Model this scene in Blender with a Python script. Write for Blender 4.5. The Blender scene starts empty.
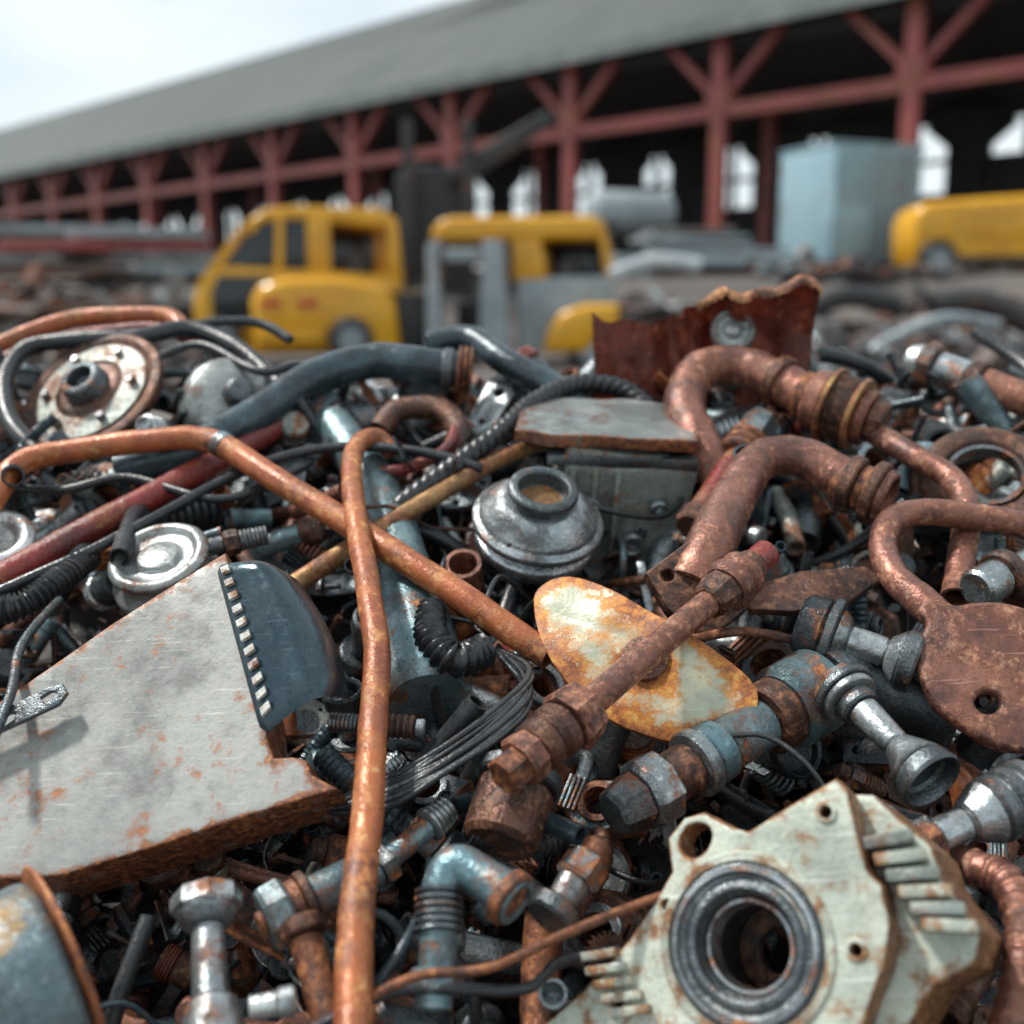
import bpy, bmesh, math, random
from mathutils import Vector, Matrix, noise
R=math.radians
random.seed(11)
scene=bpy.context.scene; COL=scene.collection
F=1100.0; PT=R(10.9); CAM=Vector((0,0,.9))
FW=Vector((0,math.cos(PT),-math.sin(PT))); UP=Vector((0,math.sin(PT),math.cos(PT))); RT=Vector((1,0,0))
def ray(px,py): return FW+RT*((px-512)/F)+UP*((512-py)/F)
def depth(px,py):
    d=ray(px,py); return 1.081/max(.3,(.55*d.y-d.z))
def P(px,py,lift=0): return CAM+ray(px,py)*(depth(px,py)-lift)
def Pd(px,py,T): return CAM+ray(px,py)*T
def cv(v): return (RT*v[0]+UP*v[1]-FW*v[2]).normalized()
def topx(w):
    d=w-CAM; t=d.dot(FW); return 512+F*d.dot(RT)/t, 512-F*d.dot(UP)/t
# ---------------------------------------------------------------- materials
def mk(name,c1,c2,rust=.4,metal=0.,rough=.5,rscale=22,bump=.6,rc=None,dirt=.5,scale=14,coord='Object',rrough=.55,spk=.6,scr=.55):
    m=bpy.data.materials.new(name); m.use_nodes=True; N=m.node_tree.nodes; L=m.node_tree.links
    b=N['Principled BSDF']
    tc=N.new('ShaderNodeTexCoord'); oi=N.new('ShaderNodeObjectInfo')
    mu=N.new('ShaderNodeMath'); mu.operation='MULTIPLY'; mu.inputs[1].default_value=37.; L.new(oi.outputs['Random'],mu.inputs[0])
    va=N.new('ShaderNodeVectorMath'); va.operation='ADD'; L.new(tc.outputs[coord],va.inputs[0]); L.new(mu.outputs[0],va.inputs[1])
    def nz(s,d=8,r=.6,v=None):
        n=N.new('ShaderNodeTexNoise'); n.inputs['Scale'].default_value=s; n.inputs['Detail'].default_value=d; n.inputs['Roughness'].default_value=r
        L.new(v or va.outputs[0],n.inputs['Vector']); return n.outputs['Fac']
    def mr(src,a,bb,c=0,d=1):
        n=N.new('ShaderNodeMapRange'); n.interpolation_type='SMOOTHSTEP'
        for i,v in ((1,a),(2,bb),(3,c),(4,d)): n.inputs[i].default_value=v
        L.new(src,n.inputs[0]); return n.outputs[0]
    def ma(op,a,bb):
        n=N.new('ShaderNodeMath'); n.operation=op
        for i,v in enumerate((a,bb)):
            if isinstance(v,(int,float)): n.inputs[i].default_value=v
            else: L.new(v,n.inputs[i])
        return n.outputs[0]
    def mix(f,a,bb,t='MIX'):
        n=N.new('ShaderNodeMix'); n.data_type='RGBA'; n.blend_type=t
        for i,v in ((0,f),(6,a),(7,bb)):
            if isinstance(v,(int,float)): n.inputs[i].default_value=v
            elif isinstance(v,tuple): n.inputs[i].default_value=(*v,1)
            else: L.new(v,n.inputs[i])
        return n.outputs[2]
    n1=nz(scale,4,.65); n2=nz(rscale,7,.74); n3=nz(rscale*4,5,.7); n4=nz(240,3,.7)
    base=mix(mr(n1,.40,.60),c1,c2)
    base=mix(mr(n4,.54,.70,0,spk),base,tuple(x*.3 for x in c1))
    if bump>.1:
        sc=N.new('ShaderNodeMapping'); sc.inputs['Rotation'].default_value=(.3,.5,.8); sc.inputs['Scale'].default_value=(14,260,120); L.new(va.outputs[0],sc.inputs[0])
        base=mix(mr(nz(1,2,.5,sc.outputs[0]),.62,.72,0,scr),base,tuple(min(.8,x*1.9+.04) for x in c1))
    cr=N.new('ShaderNodeValToRGB'); e=cr.color_ramp.elements
    rc=rc or ((.022,.010,.008),(.10,.036,.020),(.26,.088,.032),(.44,.19,.07))
    e[0].position=.32; e[0].color=(*rc[0],1); e[1].position=.68; e[1].color=(*rc[3],1)
    k=e.new(.45); k.color=(*rc[1],1); k=e.new(.56); k.color=(*rc[2],1)
    L.new(n3,cr.inputs[0])
    at=N.new('ShaderNodeAttribute'); at.attribute_name='edge'
    ge=N.new('ShaderNodeNewGeometry')
    pt=ma('MULTIPLY',ma('SUBTRACT',ge.outputs['Pointiness'],.53),1.2 if rust>.05 else 0.)
    pt=ma('MINIMUM',ma('MAXIMUM',pt,0.),.12)
    v=ma('ADD',ma('ADD',n2,ma('MULTIPLY',at.outputs['Fac'],.24)),pt)
    th=.74-.46*rust
    mask=mr(v,th,th+.05)
    halo=mr(v,th-.08,th+.02,0,.6)
    col=mix(halo,base,rc[2]); col=mix(mask,col,cr.outputs[0])
    dm=mr(nz(12,5,.75),.46,.64,0,dirt); col=mix(dm,col,(.013,.012,.012))
    L.new(col,b.inputs['Base Color'])
    inv=ma('SUBTRACT',1.,ma('MAXIMUM',ma('MULTIPLY',mask,.85),dm))
    L.new(ma('MULTIPLY',inv,metal),b.inputs['Metallic'])
    rg=ma('ADD',ma('MULTIPLY',inv,rough-rrough),rrough)
    rg=ma('SUBTRACT',rg,ma('MULTIPLY',dm,.25))
    rg=ma('ADD',rg,ma('MULTIPLY',ma('SUBTRACT',n3,.5),.7)); L.new(ma('MAXIMUM',rg,.12),b.inputs['Roughness'])
    h=ma('ADD',ma('MULTIPLY',n3,.7),ma('ADD',ma('MULTIPLY',n4,.45),ma('MULTIPLY',mask,-.3)))
    bp=N.new('ShaderNodeBump'); bp.inputs['Strength'].default_value=bump; bp.inputs['Distance'].default_value=.004
    L.new(h,bp.inputs['Height']); L.new(bp.outputs[0],b.inputs['Normal'])
    return m
MT={}
def M_(k,*a,**q): MT[k]=mk(k,*a,**q)
M_('rust',(.20,.085,.05),(.10,.045,.03),rust=.62,rough=.36,dirt=.55,metal=.55)
M_('rust_red',(.26,.065,.04),(.15,.04,.028),rust=.42,rough=.35,dirt=.35,metal=.3,bump=.4,rc=((.03,.012,.009),(.11,.03,.02),(.27,.075,.04),(.42,.18,.09)))
M_('rust_orange',(.42,.125,.05),(.27,.075,.035),rust=.52,rough=.32,dirt=.35,metal=.2,rscale=16,bump=.4,spk=.35,rc=((.04,.016,.01),(.17,.052,.024),(.42,.14,.04),(.56,.30,.12)))
M_('rust_pink',(.31,.14,.105),(.17,.075,.058),rust=.48,rough=.3,dirt=.55,metal=.6,bump=.5,rc=((.025,.012,.01),(.12,.045,.03),(.27,.105,.06),(.46,.25,.16)))
M_('rust_dark',(.085,.046,.037),(.13,.066,.048),rust=.5,rough=.34,dirt=.6,metal=.6,rc=((.01,.006,.005),(.045,.02,.013),(.14,.055,.027),(.29,.14,.075)))
M_('red',(.26,.032,.025),(.16,.025,.02),rust=.3,rough=.26,dirt=.45)
M_('steel',(.50,.54,.55),(.27,.31,.325),rust=.2,metal=.9,rough=.24,dirt=.75,bump=.45)
M_('steel_light',(.70,.73,.72),(.46,.50,.51),rust=.14,metal=.88,rough=.24,dirt=.5,bump=.4)
M_('steel_teal',(.13,.22,.25),(.24,.33,.35),rust=.3,metal=.6,rough=.26,dirt=.65,bump=.5)
M_('drum_metal',(.17,.23,.25),(.11,.16,.18),rust=.38,metal=.5,rough=.3,dirt=.5,rscale=16,rc=((.04,.025,.015),(.15,.08,.03),(.33,.18,.05),(.42,.28,.12)))
M_('steel_dark',(.09,.11,.12),(.17,.19,.20),rust=.18,metal=.8,rough=.25,dirt=.65)
M_('gun',(.04,.052,.06),(.075,.09,.10),rust=.08,metal=.65,rough=.22,dirt=.3)
M_('rubber',(.014,.017,.02),(.026,.03,.033),rust=.02,rough=.28,dirt=.2,bump=.3)
M_('rubber_blue',(.055,.088,.105),(.03,.046,.056),rust=.1,rough=.22,metal=.35,dirt=.4,bump=.3)
M_('plate_grey',(.33,.335,.315),(.25,.255,.24),rust=.25,metal=.25,rough=.42,rscale=34,dirt=.3,scale=6,bump=.14,spk=.2,scr=.3)
M_('lid_grey',(.33,.35,.34),(.20,.22,.215),rust=.26,metal=.6,rough=.34,rscale=24,dirt=.5,scale=9,bump=.35,spk=.3)
M_('cream',(.68,.63,.44),(.46,.48,.36),rust=.33,metal=.15,rough=.34,scale=20,rscale=18,dirt=.2,bump=.3,spk=.25,rc=((.10,.03,.012),(.30,.085,.02),(.55,.20,.03),(.60,.38,.10)))
M_('mint',(.54,.58,.48),(.40,.45,.38),rust=.35,metal=.1,rough=.34,rscale=40,dirt=.3,bump=.4,spk=.3,rc=((.03,.015,.01),(.12,.05,.022),(.30,.13,.045),(.42,.28,.14)))
M_('green_grey',(.27,.31,.28),(.36,.39,.35),rust=.28,metal=.3,rough=.35,dirt=.5)
M_('ochre',(.42,.25,.10),(.26,.14,.06),rust=.45,rough=.35,dirt=.4,metal=.5)
M_('tab_white',(.66,.66,.61),(.52,.52,.48),rust=.2,metal=.1,rough=.4,dirt=.25)
M_('panel_blue',(.04,.066,.083),(.06,.09,.107),rust=.1,metal=.75,rough=.18,dirt=.2,bump=.12)
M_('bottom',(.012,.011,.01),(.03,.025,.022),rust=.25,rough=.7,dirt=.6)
M_('bg_yellow',(.80,.40,.012),(.68,.32,.01),rust=0,rough=.25,rscale=1.5,dirt=.25,bump=.02,scale=1)
M_('bg_grey',(.34,.39,.41),(.25,.30,.32),rust=.15,rough=.45,rscale=1.5,dirt=.3,bump=.02,scale=1)
M_('bg_blue',(.30,.45,.51),(.23,.36,.42),rust=.08,rough=.45,rscale=1.2,dirt=.2,bump=.02,scale=.7)
M_('bg_glass',(.012,.016,.02),(.02,.026,.03),rust=0,rough=.08,dirt=.1,bump=.0,scale=1)
M_('bg_black',(.015,.016,.018),(.03,.03,.03),rust=.1,rough=.5,rscale=2,dirt=.1,bump=.0,scale=1)
M_('bg_red_steel',(.36,.08,.07),(.26,.055,.05),rust=.1,rough=.45,rscale=1.5,dirt=.25,bump=.02,scale=.6)
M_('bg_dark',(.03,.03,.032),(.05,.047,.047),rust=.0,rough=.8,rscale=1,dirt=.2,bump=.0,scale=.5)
M_('bg_scrap',(.13,.13,.13),(.30,.30,.29),rust=.2,rough=.5,rscale=3,dirt=.5,bump=.05,scale=2.3)
M_('bg_scrap_rust',(.15,.08,.06),(.09,.065,.055),rust=.25,rough=.6,rscale=3,dirt=.5,bump=.05,scale=2.3)
M_('bg_scrap_light',(.55,.58,.58),(.38,.42,.44),rust=.1,rough=.4,rscale=3,dirt=.2,bump=.05,scale=2.3)
M_('bg_lamp_red',(.5,.02,.01),(.5,.02,.01),rust=0,rough=.2,dirt=0,bump=0)
M_('dirt_ground',(.14,.12,.105),(.09,.08,.075),rust=.1,rough=.9,rscale=.8,dirt=.4,bump=.1,scale=.5)
rm=bpy.data.materials.new('roof_metal'); rm.use_nodes=True; N=rm.node_tree.nodes; L=rm.node_tree.links; b=N['Principled BSDF']
tc=N.new('ShaderNodeTexCoord'); wv=N.new('ShaderNodeTexNoise'); wv.inputs['Scale'].default_value=.25; wv.inputs['Detail'].default_value=8
mp=N.new('ShaderNodeMapping'); mp.inputs['Scale'].default_value=(6,.6,.6); L.new(tc.outputs['Object'],mp.inputs[0]); L.new(mp.outputs[0],wv.inputs['Vector'])
cr=N.new('ShaderNodeValToRGB'); cr.color_ramp.elements[0].position=.35; cr.color_ramp.elements[0].color=(.13,.155,.15,1); cr.color_ramp.elements[1].position=.7; cr.color_ramp.elements[1].color=(.20,.225,.22,1)
L.new(wv.outputs['Fac'],cr.inputs[0]); L.new(cr.outputs[0],b.inputs['Base Color']); b.inputs['Roughness'].default_value=.6; b.inputs['Metallic'].default_value=.2
MT['roof']=rm
# ---------------------------------------------------------------- mesh helpers
def finish(bm,ang=38):
    me=bpy.data.meshes.new('m'); bmesh.ops.recalc_face_normals(bm,faces=bm.faces[:]); bm.to_mesh(me); bm.free()
    me.shade_smooth(); me.set_sharp_from_angle(angle=R(ang)); return me
def link(name,me,mat,parent=None,M=None):
    o=bpy.data.objects.new(name,me); COL.objects.link(o); me.name=name
    if mat:
        if not me.materials: me.materials.append(None)
        o.material_slots[0].link='OBJECT'; o.material_slots[0].material=MT[mat]
    if parent: o.parent=parent
    if M is not None: o.matrix_local=M
    return o
HERO=[]
def tag(o,label,cat,group=None,kind=None,short=None):
    o['label']=label; o['category']=cat
    if group: o['group']=group
    if kind: o['kind']=kind
    if short: HERO.append((short,o))
    return o
def thing(name,label,cat,M=None,group=None,short=None):
    o=bpy.data.objects.new(name,None); COL.objects.link(o); o.empty_display_size=.02
    if M is not None: o.matrix_world=M
    tag(o,label,cat,group,short=short); return o
def struct(name,me,mat):
    o=link(name,me,mat); o['kind']='structure'; return o
def frame(org,z,xh=None):
    z=z.normalized(); xh=xh or RT
    x=(xh-z*xh.dot(z))
    if x.length<1e-3: x=UP-z*UP.dot(z)
    x.normalize(); y=z.cross(x)
    m=Matrix((x,y,z)).transposed().to_4x4(); m.translation=org; return m
def chamfer(prof,c):
    out=[prof[0]]
    for i in range(1,len(prof)-1):
        a,p,q=Vector(prof[i-1]),Vector(prof[i]),Vector(prof[i+1])
        u,v=a-p,q-p
        if u.length<1e-9 or v.length<1e-9: continue
        if u.normalized().dot(v.normalized())<-.97: out.append(tuple(p)); continue
        cu=min(c,u.length*.4); cw=min(c,v.length*.4)
        out.append(tuple(p+u.normalized()*cu)); out.append(tuple(p+v.normalized()*cw))
    out.append(prof[-1]); return out
def lathe(bm,prof,seg=36,M=None,c=None,close=False):
    if c: prof=chamfer(prof,c)
    rings=[]
    for r,z in prof:
        if r<1e-7: v=Vector((0,0,z)); rings.append([bm.verts.new(M@v if M else v)])
        else:
            ring=[]
            for k in range(seg):
                a=2*math.pi*k/seg; v=Vector((r*math.cos(a),r*math.sin(a),z)); ring.append(bm.verts.new(M@v if M else v))
            rings.append(ring)
    n=len(rings); fs=[]
    for i in range(n if close else n-1):
        A,B=rings[i],rings[(i+1)%n]
        for k in range(seg):
            k2=(k+1)%seg
            if len(A)==1 and len(B)==1: continue
            if len(A)==1: fs.append(bm.faces.new((A[0],B[k],B[k2])))
            elif len(B)==1: fs.append(bm.faces.new((A[k],A[k2],B[0])))
            else: fs.append(bm.faces.new((A[k],A[k2],B[k2],B[k])))
    return fs
def box(bm,sx,sy,sz,M=None,bev=0):
    r=bmesh.ops.create_cube(bm,size=1); vs=r['verts']
    for v in vs: v.co=Vector((v.co.x*sx,v.co.y*sy,v.co.z*sz))
    if bev:
        es=list({e for v in vs for e in v.link_edges})
        q=bmesh.ops.bevel(bm,geom=es,offset=bev,segments=2,affect='EDGES',profile=.6)
        vs=list({v for f in q['faces'] for v in f.verts}|{v for v in vs if v.is_valid})
    if M is not None:
        for v in vs: v.co=M@v.co
    return list({f for v in vs for f in v.link_faces})
def catmull(pts,n=8,closed=False):
    out=[]; m=len(pts)
    rng=range(m) if closed else range(m-1)
    for i in rng:
        g=(lambda j:pts[j%m]) if closed else (lambda j:pts[max(0,min(m-1,j))])
        a,b,c,d=g(i-1),g(i),g(i+1),g(i+2)
        for k in range(n):
            t=k/n
            out.append(.5*((2*b)+(c-a)*t+(2*a-5*b+4*c-d)*t*t+(3*b-a-3*c+d)*t**3))
    if not closed: out.append(pts[-1])
    return out
def tube(bm,pts,rad,seg=16,mod=None,hollow=.78,closed=False,jit=0):
    n=len(pts); T=[]
    for i in range(n):
        a=pts[(i-1)%n] if closed or i>0 else pts[0]; b_=pts[(i+1)%n] if closed or i<n-1 else pts[-1]
        T.append((b_-a).normalized())
    x=T[0].orthogonal().normalized(); rings=[]; s=0
    def rr(i):
        if isinstance(rad,(int,float)): return rad
        t=i/(n-1)*(len(rad)-1); j=min(int(t),len(rad)-2); return rad[j]+(rad[j+1]-rad[j])*(t-j)
    def ring(c,x,y,r):
        return [bm.verts.new(c+(x*math.cos(2*math.pi*k/seg)+y*math.sin(2*math.pi*k/seg))*(mod(s,2*math.pi*k/seg)*r if mod else r)) for k in range(seg)]
    fr=[]
    for i in range(n):
        if i: s+=(pts[i]-pts[i-1]).length
        x=(x-T[i]*x.dot(T[i])).normalized(); y=T[i].cross(x); r=rr(i)
        if jit: r*=1+jit*noise.noise(pts[i]*60)
        rings.append(ring(pts[i],x,y,r)); fr.append((pts[i],x,y,r))
    def sk(A,B):
        for k in range(seg): bm.faces.new((A[k],A[(k+1)%seg],B[(k+1)%seg],B[k]))
    for i in range(n-1): sk(rings[i],rings[i+1])
    if closed: sk(rings[-1],rings[0]); return
    for e,sg in ((0,1),(n-1,-1)):
        c,x,y,r=fr[e]
        if hollow:
            A=ring(c,x,y,r*hollow); Bq=ring(c+T[e]*sg*r*2.2,x,y,r*hollow*.98)
            sk(rings[e],A); sk(A,Bq); bm.faces.new(Bq)
        else:
            A=ring(c-T[e]*sg*r*.25,x,y,r*.8); sk(rings[e],A); bm.faces.new(A)
def dent(me,amp,sc):
    for v in me.vertices:
        v.co+=noise.noise_vector(v.co*sc)*amp
def plate_me(outs,th,bev,grid=None,edge=None,warp=None,ang=40):
    cu=bpy.data.curves.new('c','CURVE'); cu.dimensions='2D'; cu.fill_mode='BOTH'
    cu.extrude=max(th/2-bev,1e-5); cu.bevel_depth=bev; cu.bevel_resolution=2; cu.offset=-bev
    for pl in outs:
        sp=cu.splines.new('POLY'); sp.points.add(len(pl)-1); sp.use_cyclic_u=True
        for i,p in enumerate(pl): sp.points[i].co=(p[0],p[1],0,1)
    o=bpy.data.objects.new('c',cu); COL.objects.link(o); dg=bpy.context.evaluated_depsgraph_get()
    me=bpy.data.meshes.new_from_object(o.evaluated_get(dg)); bpy.data.objects.remove(o)
    bm=bmesh.new(); bm.from_mesh(me); bmesh.ops.remove_doubles(bm,verts=bm.verts[:],dist=1e-6)
    if grid:
        for ax in (0,1):
            lo=min(v.co[ax] for v in bm.verts); hi=max(v.co[ax] for v in bm.verts); c=lo+grid*.53
            while c<hi:
                co=Vector((0,0,0)); co[ax]=c; no=Vector((0,0,0)); no[ax]=1
                bmesh.ops.bisect_plane(bm,geom=bm.verts[:]+bm.edges[:]+bm.faces[:],dist=1e-7,plane_co=co,plane_no=no); c+=grid
    vals=None
    if edge:
        sg=[]
        for pl in outs:
            for i in range(len(pl)): sg.append((Vector(pl[i][:2]),Vector(pl[(i+1)%len(pl)][:2])))
        vals=[]
        for v in bm.verts:
            p=v.co.xy; dm=9
            for a,b_ in sg:
                ab=b_-a; t=max(0,min(1,(p-a).dot(ab)/max(ab.length_squared,1e-12))); dm=min(dm,(a+ab*t-p).length)
            vals.append(max(0,1-dm/edge))
    for v in bm.verts:
        v.co.z-=th/2
        if warp: v.co+=warp(v.co)
    me2=bpy.data.meshes.new('plate'); bm.normal_update(); bm.to_mesh(me2); bm.free(); bpy.data.meshes.remove(me)
    me2.shade_smooth(); me2.set_sharp_from_angle(angle=R(ang))
    if vals:
        at=me2.attributes.new('edge','FLOAT','POINT')
        for i,x in enumerate(vals): at.data[i].value=x
    me2.materials.clear(); return me2
def pxplane(M,pl,smooth=0):
    n=M.to_3x3().col[2]; O=M.translation; I=M.inverted(); out=[]
    for px,py in pl:
        r=ray(px,py); t=(O-CAM).dot(n)/r.dot(n); q=I@(CAM+r*t); out.append(Vector((q.x,q.y)))
    if smooth: out=catmull(out,smooth,True)
    return out
def circ(cx,cy,r,n=24,ry=None): return [(cx+r*math.cos(2*math.pi*k/n),cy+(ry or r)*math.sin(2*math.pi*k/n)) for k in range(n)]
def pf(px,py,lift,n,xh=None):
    O=P(px,py,lift); return frame(O,cv(n),xh), (O-CAM).dot(FW)/F
def warpf(amp,sc,seed=0):
    o=Vector((seed*3.1,seed*1.7,0)); return lambda c: Vector((0,0,noise.noise(Vector((c.x,c.y,0))*sc+o)*amp))
def seg_me(z0,z1,r0,r1,sides=36,ribs=0,bore=0):
    bm=bmesh.new(); c=min(r0,r1,abs(z1-z0))*.16
    body=[]
    if ribs:
        for i in range(ribs):
            a=z0+(z1-z0)*i/ribs; d=(z1-z0)/ribs; r=r0+(r1-r0)*i/ribs
            body+=[(r*.86,a),(r,a+d*.2),(r,a+d*.7),(r*.86,a+d*.9)]
    else: body=[(r0,z0),(r1,z1)]
    if bore: prof=[(0,z0)]+body+[(r1*min(bore,.84),z1),(r1*min(bore,.84)*.95,z1-min(abs(z1-z0)*.8,r1*1.8)),(0,z1-min(abs(z1-z0)*.8,r1*1.8))]
    else: prof=[(0,z0)]+body+[(0,z1)]
    pr=[prof[0]]
    for p in prof[1:]:
        if (Vector(p)-Vector(pr[-1])).length>1e-7: pr.append(p)
    lathe(bm,pr,sides,None,c if not ribs else None)
    return finish(bm,30 if sides>8 else 25)
def shaft(name,label,cat,a,b_,la,lb,segs,short=None,group=None):
    A=P(*a,la); B=P(*b_,lb); Lm=(B-A).length; s=((A+B)/2-CAM).dot(FW)/F; M=frame(A,B-A,UP)
    t=thing(name,label,cat,M,group,short)
    for q in segs:
        t0,t1,r0,r1,sd,pn,mt=q[:7]; rb=q[7] if len(q)>7 else 0; bo=q[8] if len(q)>8 else 0
        link(pn,seg_me(t0*Lm,t1*Lm,r0*s,r1*s,sd,rb,bo),mt,t)
    return t
def pipe(name,label,cat,pts,r,mat,short=None,seg=18,n=8,mod=None,hollow=.78,extra=(),jit=.06,group=None):
    W=[P(*p) for p in pts]; s=sum((w-CAM).dot(FW) for w in W)/len(W)/F
    C=catmull(W,n); O=C[len(C)//2].copy(); C=[c-O for c in C]
    if jit and not mod: C=[c+noise.noise_vector(c*9)*.0035 for c in C]
    rad=r*s if isinstance(r,(int,float)) else [x*s for x in r]
    bm=bmesh.new(); tube(bm,C,rad,seg,mod,hollow,jit=jit); me=finish(bm,50)
    if extra:
        t=thing(name,label,cat,Matrix.Translation(O),group,short)
        link('tube',me,mat,t)
        for (u,pn,rr,ll,sd,mt,rb) in extra:
            i=min(len(C)-2,max(1,int(u*(len(C)-1)))); Mx=frame(C[i],C[i+1]-C[i-1],UP)
            link(pn,seg_me(-ll*s/2,ll*s/2,rr*s,rr*s,sd,rb),mt,t,Mx)
        return t
    o=link(name,me,mat,None,Matrix.Translation(O)); tag(o,label,cat,group,short=short); return o
def onpl(M,px,py):
    n=M.to_3x3().col[2]; r=ray(px,py); return M.inverted()@(CAM+r*((M.translation-CAM).dot(n)/r.dot(n)))
# ---------------------------------------------------------------- HEROES
pipe('bent_pipe','long orange-red painted pipe running from the left edge down to the oval cream plate','pipe',
 [(-60,560,.1),(-12,505,.11),(22,462,.12),(80,450,.12),(150,441,.13),(205,440,.13),(250,463,.13),(330,512,.12),(430,577,.11),(548,655,.08)],13,'rust_orange','long orange-red pipe',seg=24,extra=[(.60,'band',14.3,15,36,'steel_teal',0)])
pipe('hooked_rod','tall orange rusted rod with a hooked top standing across the middle of the heap','rod',
 [(392,452,.07),(376,436,.1),(356,445,.12),(352,480,.13),(360,540,.15),(373,620,.16),(375,700,.16),(368,790,.15),(362,870,.14),(357,950,.13),(352,1080,.12)],[12,12.5,13,13,13.5,14],'rust_orange','hooked orange rod',hollow=0,seg=24)
pipe('red_pipe','dark red painted pipe rising from the left edge towards the black hose','pipe',
 [(-60,610,.07),(0,578,.07),(60,545,.07),(140,503,.07),(220,460,.05),(300,410,.02)],14,'red','dark red pipe',n=4)
pipe('thick_hose','thick blue-black hose curving over the top of the heap to a rusty clamp','hose',
 [(120,470,.03),(190,450,.07),(255,415,.08),(310,380,.09),(370,362,.09),(420,366,.09),(468,370,.08)],[17,17,18,19,19,18],'rubber_blue','thick blue-black hose',seg=26,extra=[(.985,'clamp',24,17,36,'rust',3),(.92,'collar',21,12,36,'steel_dark',0)])
pipe('black_hose','smooth black hose leaving the rusty clamp and dropping to the right','hose',
 [(430,345,.05),(470,340,.07),(510,365,.07),(560,392,.05),(600,420,0)],14,'rubber_blue','smooth black hose')
tw=lambda s_,a:1+.13*math.sin(a*3+s_*420)
pipe('braided_hose','black braided hose looping past the green-grey box','hose',
 [(655,412,.04),(620,388,.07),(575,384,.09),(535,402,.1),(500,432,.1),(465,458,.09),(420,490,.07),(370,530,.04)],10,'rubber','black braided hose',n=26,mod=tw,hollow=0)
pipe('ochre_rod','ochre brown straight rod lying behind the hooked orange rod','rod',
 [(560,438,.06),(500,460,.07),(420,505,.07),(340,555,.06),(285,590,.04)],[8,9,10,10],'ochre','ochre brown rod',n=5)
pipe('black_cable','thin black cable wandering from the left edge to the round lidded canister','cable',
 [(-20,600,.08),(60,565,.1),(150,520,.1),(220,482,.09),(290,455,.09),(350,448,.09),(420,452,.1),(480,468,.09)],5.5,'rubber','thin black cable',hollow=0,seg=10)
pipe('black_hose','black hose looping round the rusty flywheel at the upper left','hose',
 [(60,470,.02),(15,430,.05),(5,385,.07),(25,350,.08),(80,340,.09),(140,338,.09),(190,330,.08),(240,350,.07),(290,395,.05)],9,'rubber','looped black hose by the flywheel')
pipe('red_hose','rusty orange hose lying over the upper left crest','hose',
 [(-40,365,.02),(10,340,.04),(70,320,.05),(120,316,.06),(170,318,.06),(185,335,.05)],9,'rust_orange','orange hose on the crest')
pipe('red_hose','thinner red-brown hose just below the orange hose on the upper left crest','hose',
 [(-40,385,.0),(20,352,.03),(80,336,.04),(160,330,.05),(230,352,.04)],7,'red')
pipe('black_cable','black cable crossing the upper left crest above the alternator','cable',
 [(120,345,.06),(180,328,.08),(250,322,.07),(290,340,.05)],5,'rubber',hollow=0,seg=10)
pipe('black_cable','black cable drooping in front of the grey alternator','cable',
 [(150,360,.1),(200,345,.11),(260,372,.11),(300,365,.1),(345,378,.08)],4.5,'rubber',hollow=0,seg=10)
pipe('black_cable','thin black cable crossing under the long orange-red pipe at the left','cable',
 [(-20,480,.04),(60,490,.07),(130,478,.08),(220,500,.08),(300,470,.07),(330,440,.05)],4.5,'rubber',hollow=0,seg=10)
corr=lambda s_,a:1+.16*math.sin(s_*900)
pipe('corrugated_hose','black corrugated hose at the left edge below the dark red pipe','hose',
 [(-30,612,.09),(20,606,.1),(60,580,.1),(88,556,.08)],13,'rubber','corrugated hose at the left edge',n=40,mod=corr)
pipe('thin_rod','thin grey bent rod in front of the plate at the left edge','rod',
 [(-10,745,.145),(10,690,.145),(25,640,.13),(60,600,.1)],5,'steel_dark',hollow=0,seg=10)
M,s=pf(92,392,.04,(-.25,.55,.8))
t=thing('flywheel','round rusty grey flywheel with a raised hub at the upper left of the heap','flywheel',M,short='rusty flywheel')
bm=bmesh.new(); lathe(bm,[(0,-14*s),(62*s,-14*s),(74*s,-10*s),(76*s,2*s),(68*s,5*s),(62*s,0),(36*s,4*s),(30*s,8*s),(0,8*s)],56,None,1.5*s); link('disc',finish(bm),'rust_dark',t)
bm=bmesh.new(); lathe(bm,[(36*s,2*s),(60*s,0),(60*s,3*s),(37*s,6*s)],56,None,.5*s,close=True); link('face_ring',finish(bm),'green_grey',t)
bm=bmesh.new(); lathe(bm,[(0,4*s),(24*s,6*s),(21*s,24*s),(13*s,25*s),(12*s,10*s),(0,10*s)],40,None,1.5*s); link('hub',finish(bm),'steel_dark',t)
for k in range(6):
    a=k*math.pi/3; bm=bmesh.new(); lathe(bm,[(0,0),(5*s,0),(5*s,9*s),(0,9*s)],6,Matrix.Translation((48*s*math.cos(a),48*s*math.sin(a),2*s)),s); link('bolt',finish(bm),'steel',t)
M,s=pf(235,400,.04,(.45,.35,.82))
t=thing('alternator','grey ribbed alternator housing behind the thick blue-black hose','alternator',M,short='grey alternator')
bm=bmesh.new(); lathe(bm,[(0,-50*s),(44*s,-50*s),(50*s,-30*s),(50*s,-6*s),(44*s,6*s),(24*s,12*s),(0,12*s)],48,None,2*s); link('casing',finish(bm),'lid_grey',t)
for k in range(14):
    a=k*math.pi/7; bm=bmesh.new(); box(bm,18*s,4*s,42*s,Matrix.Rotation(a,4,'Z')@Matrix.Translation((46*s,0,-24*s)),s); link('fin',finish(bm),'steel_dark',t)
bm=bmesh.new(); lathe(bm,[(0,10*s),(16*s,10*s),(14*s,26*s),(6*s,28*s),(0,28*s)],32,None,1.5*s); link('shaft_end',finish(bm),'steel_dark',t)
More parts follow.
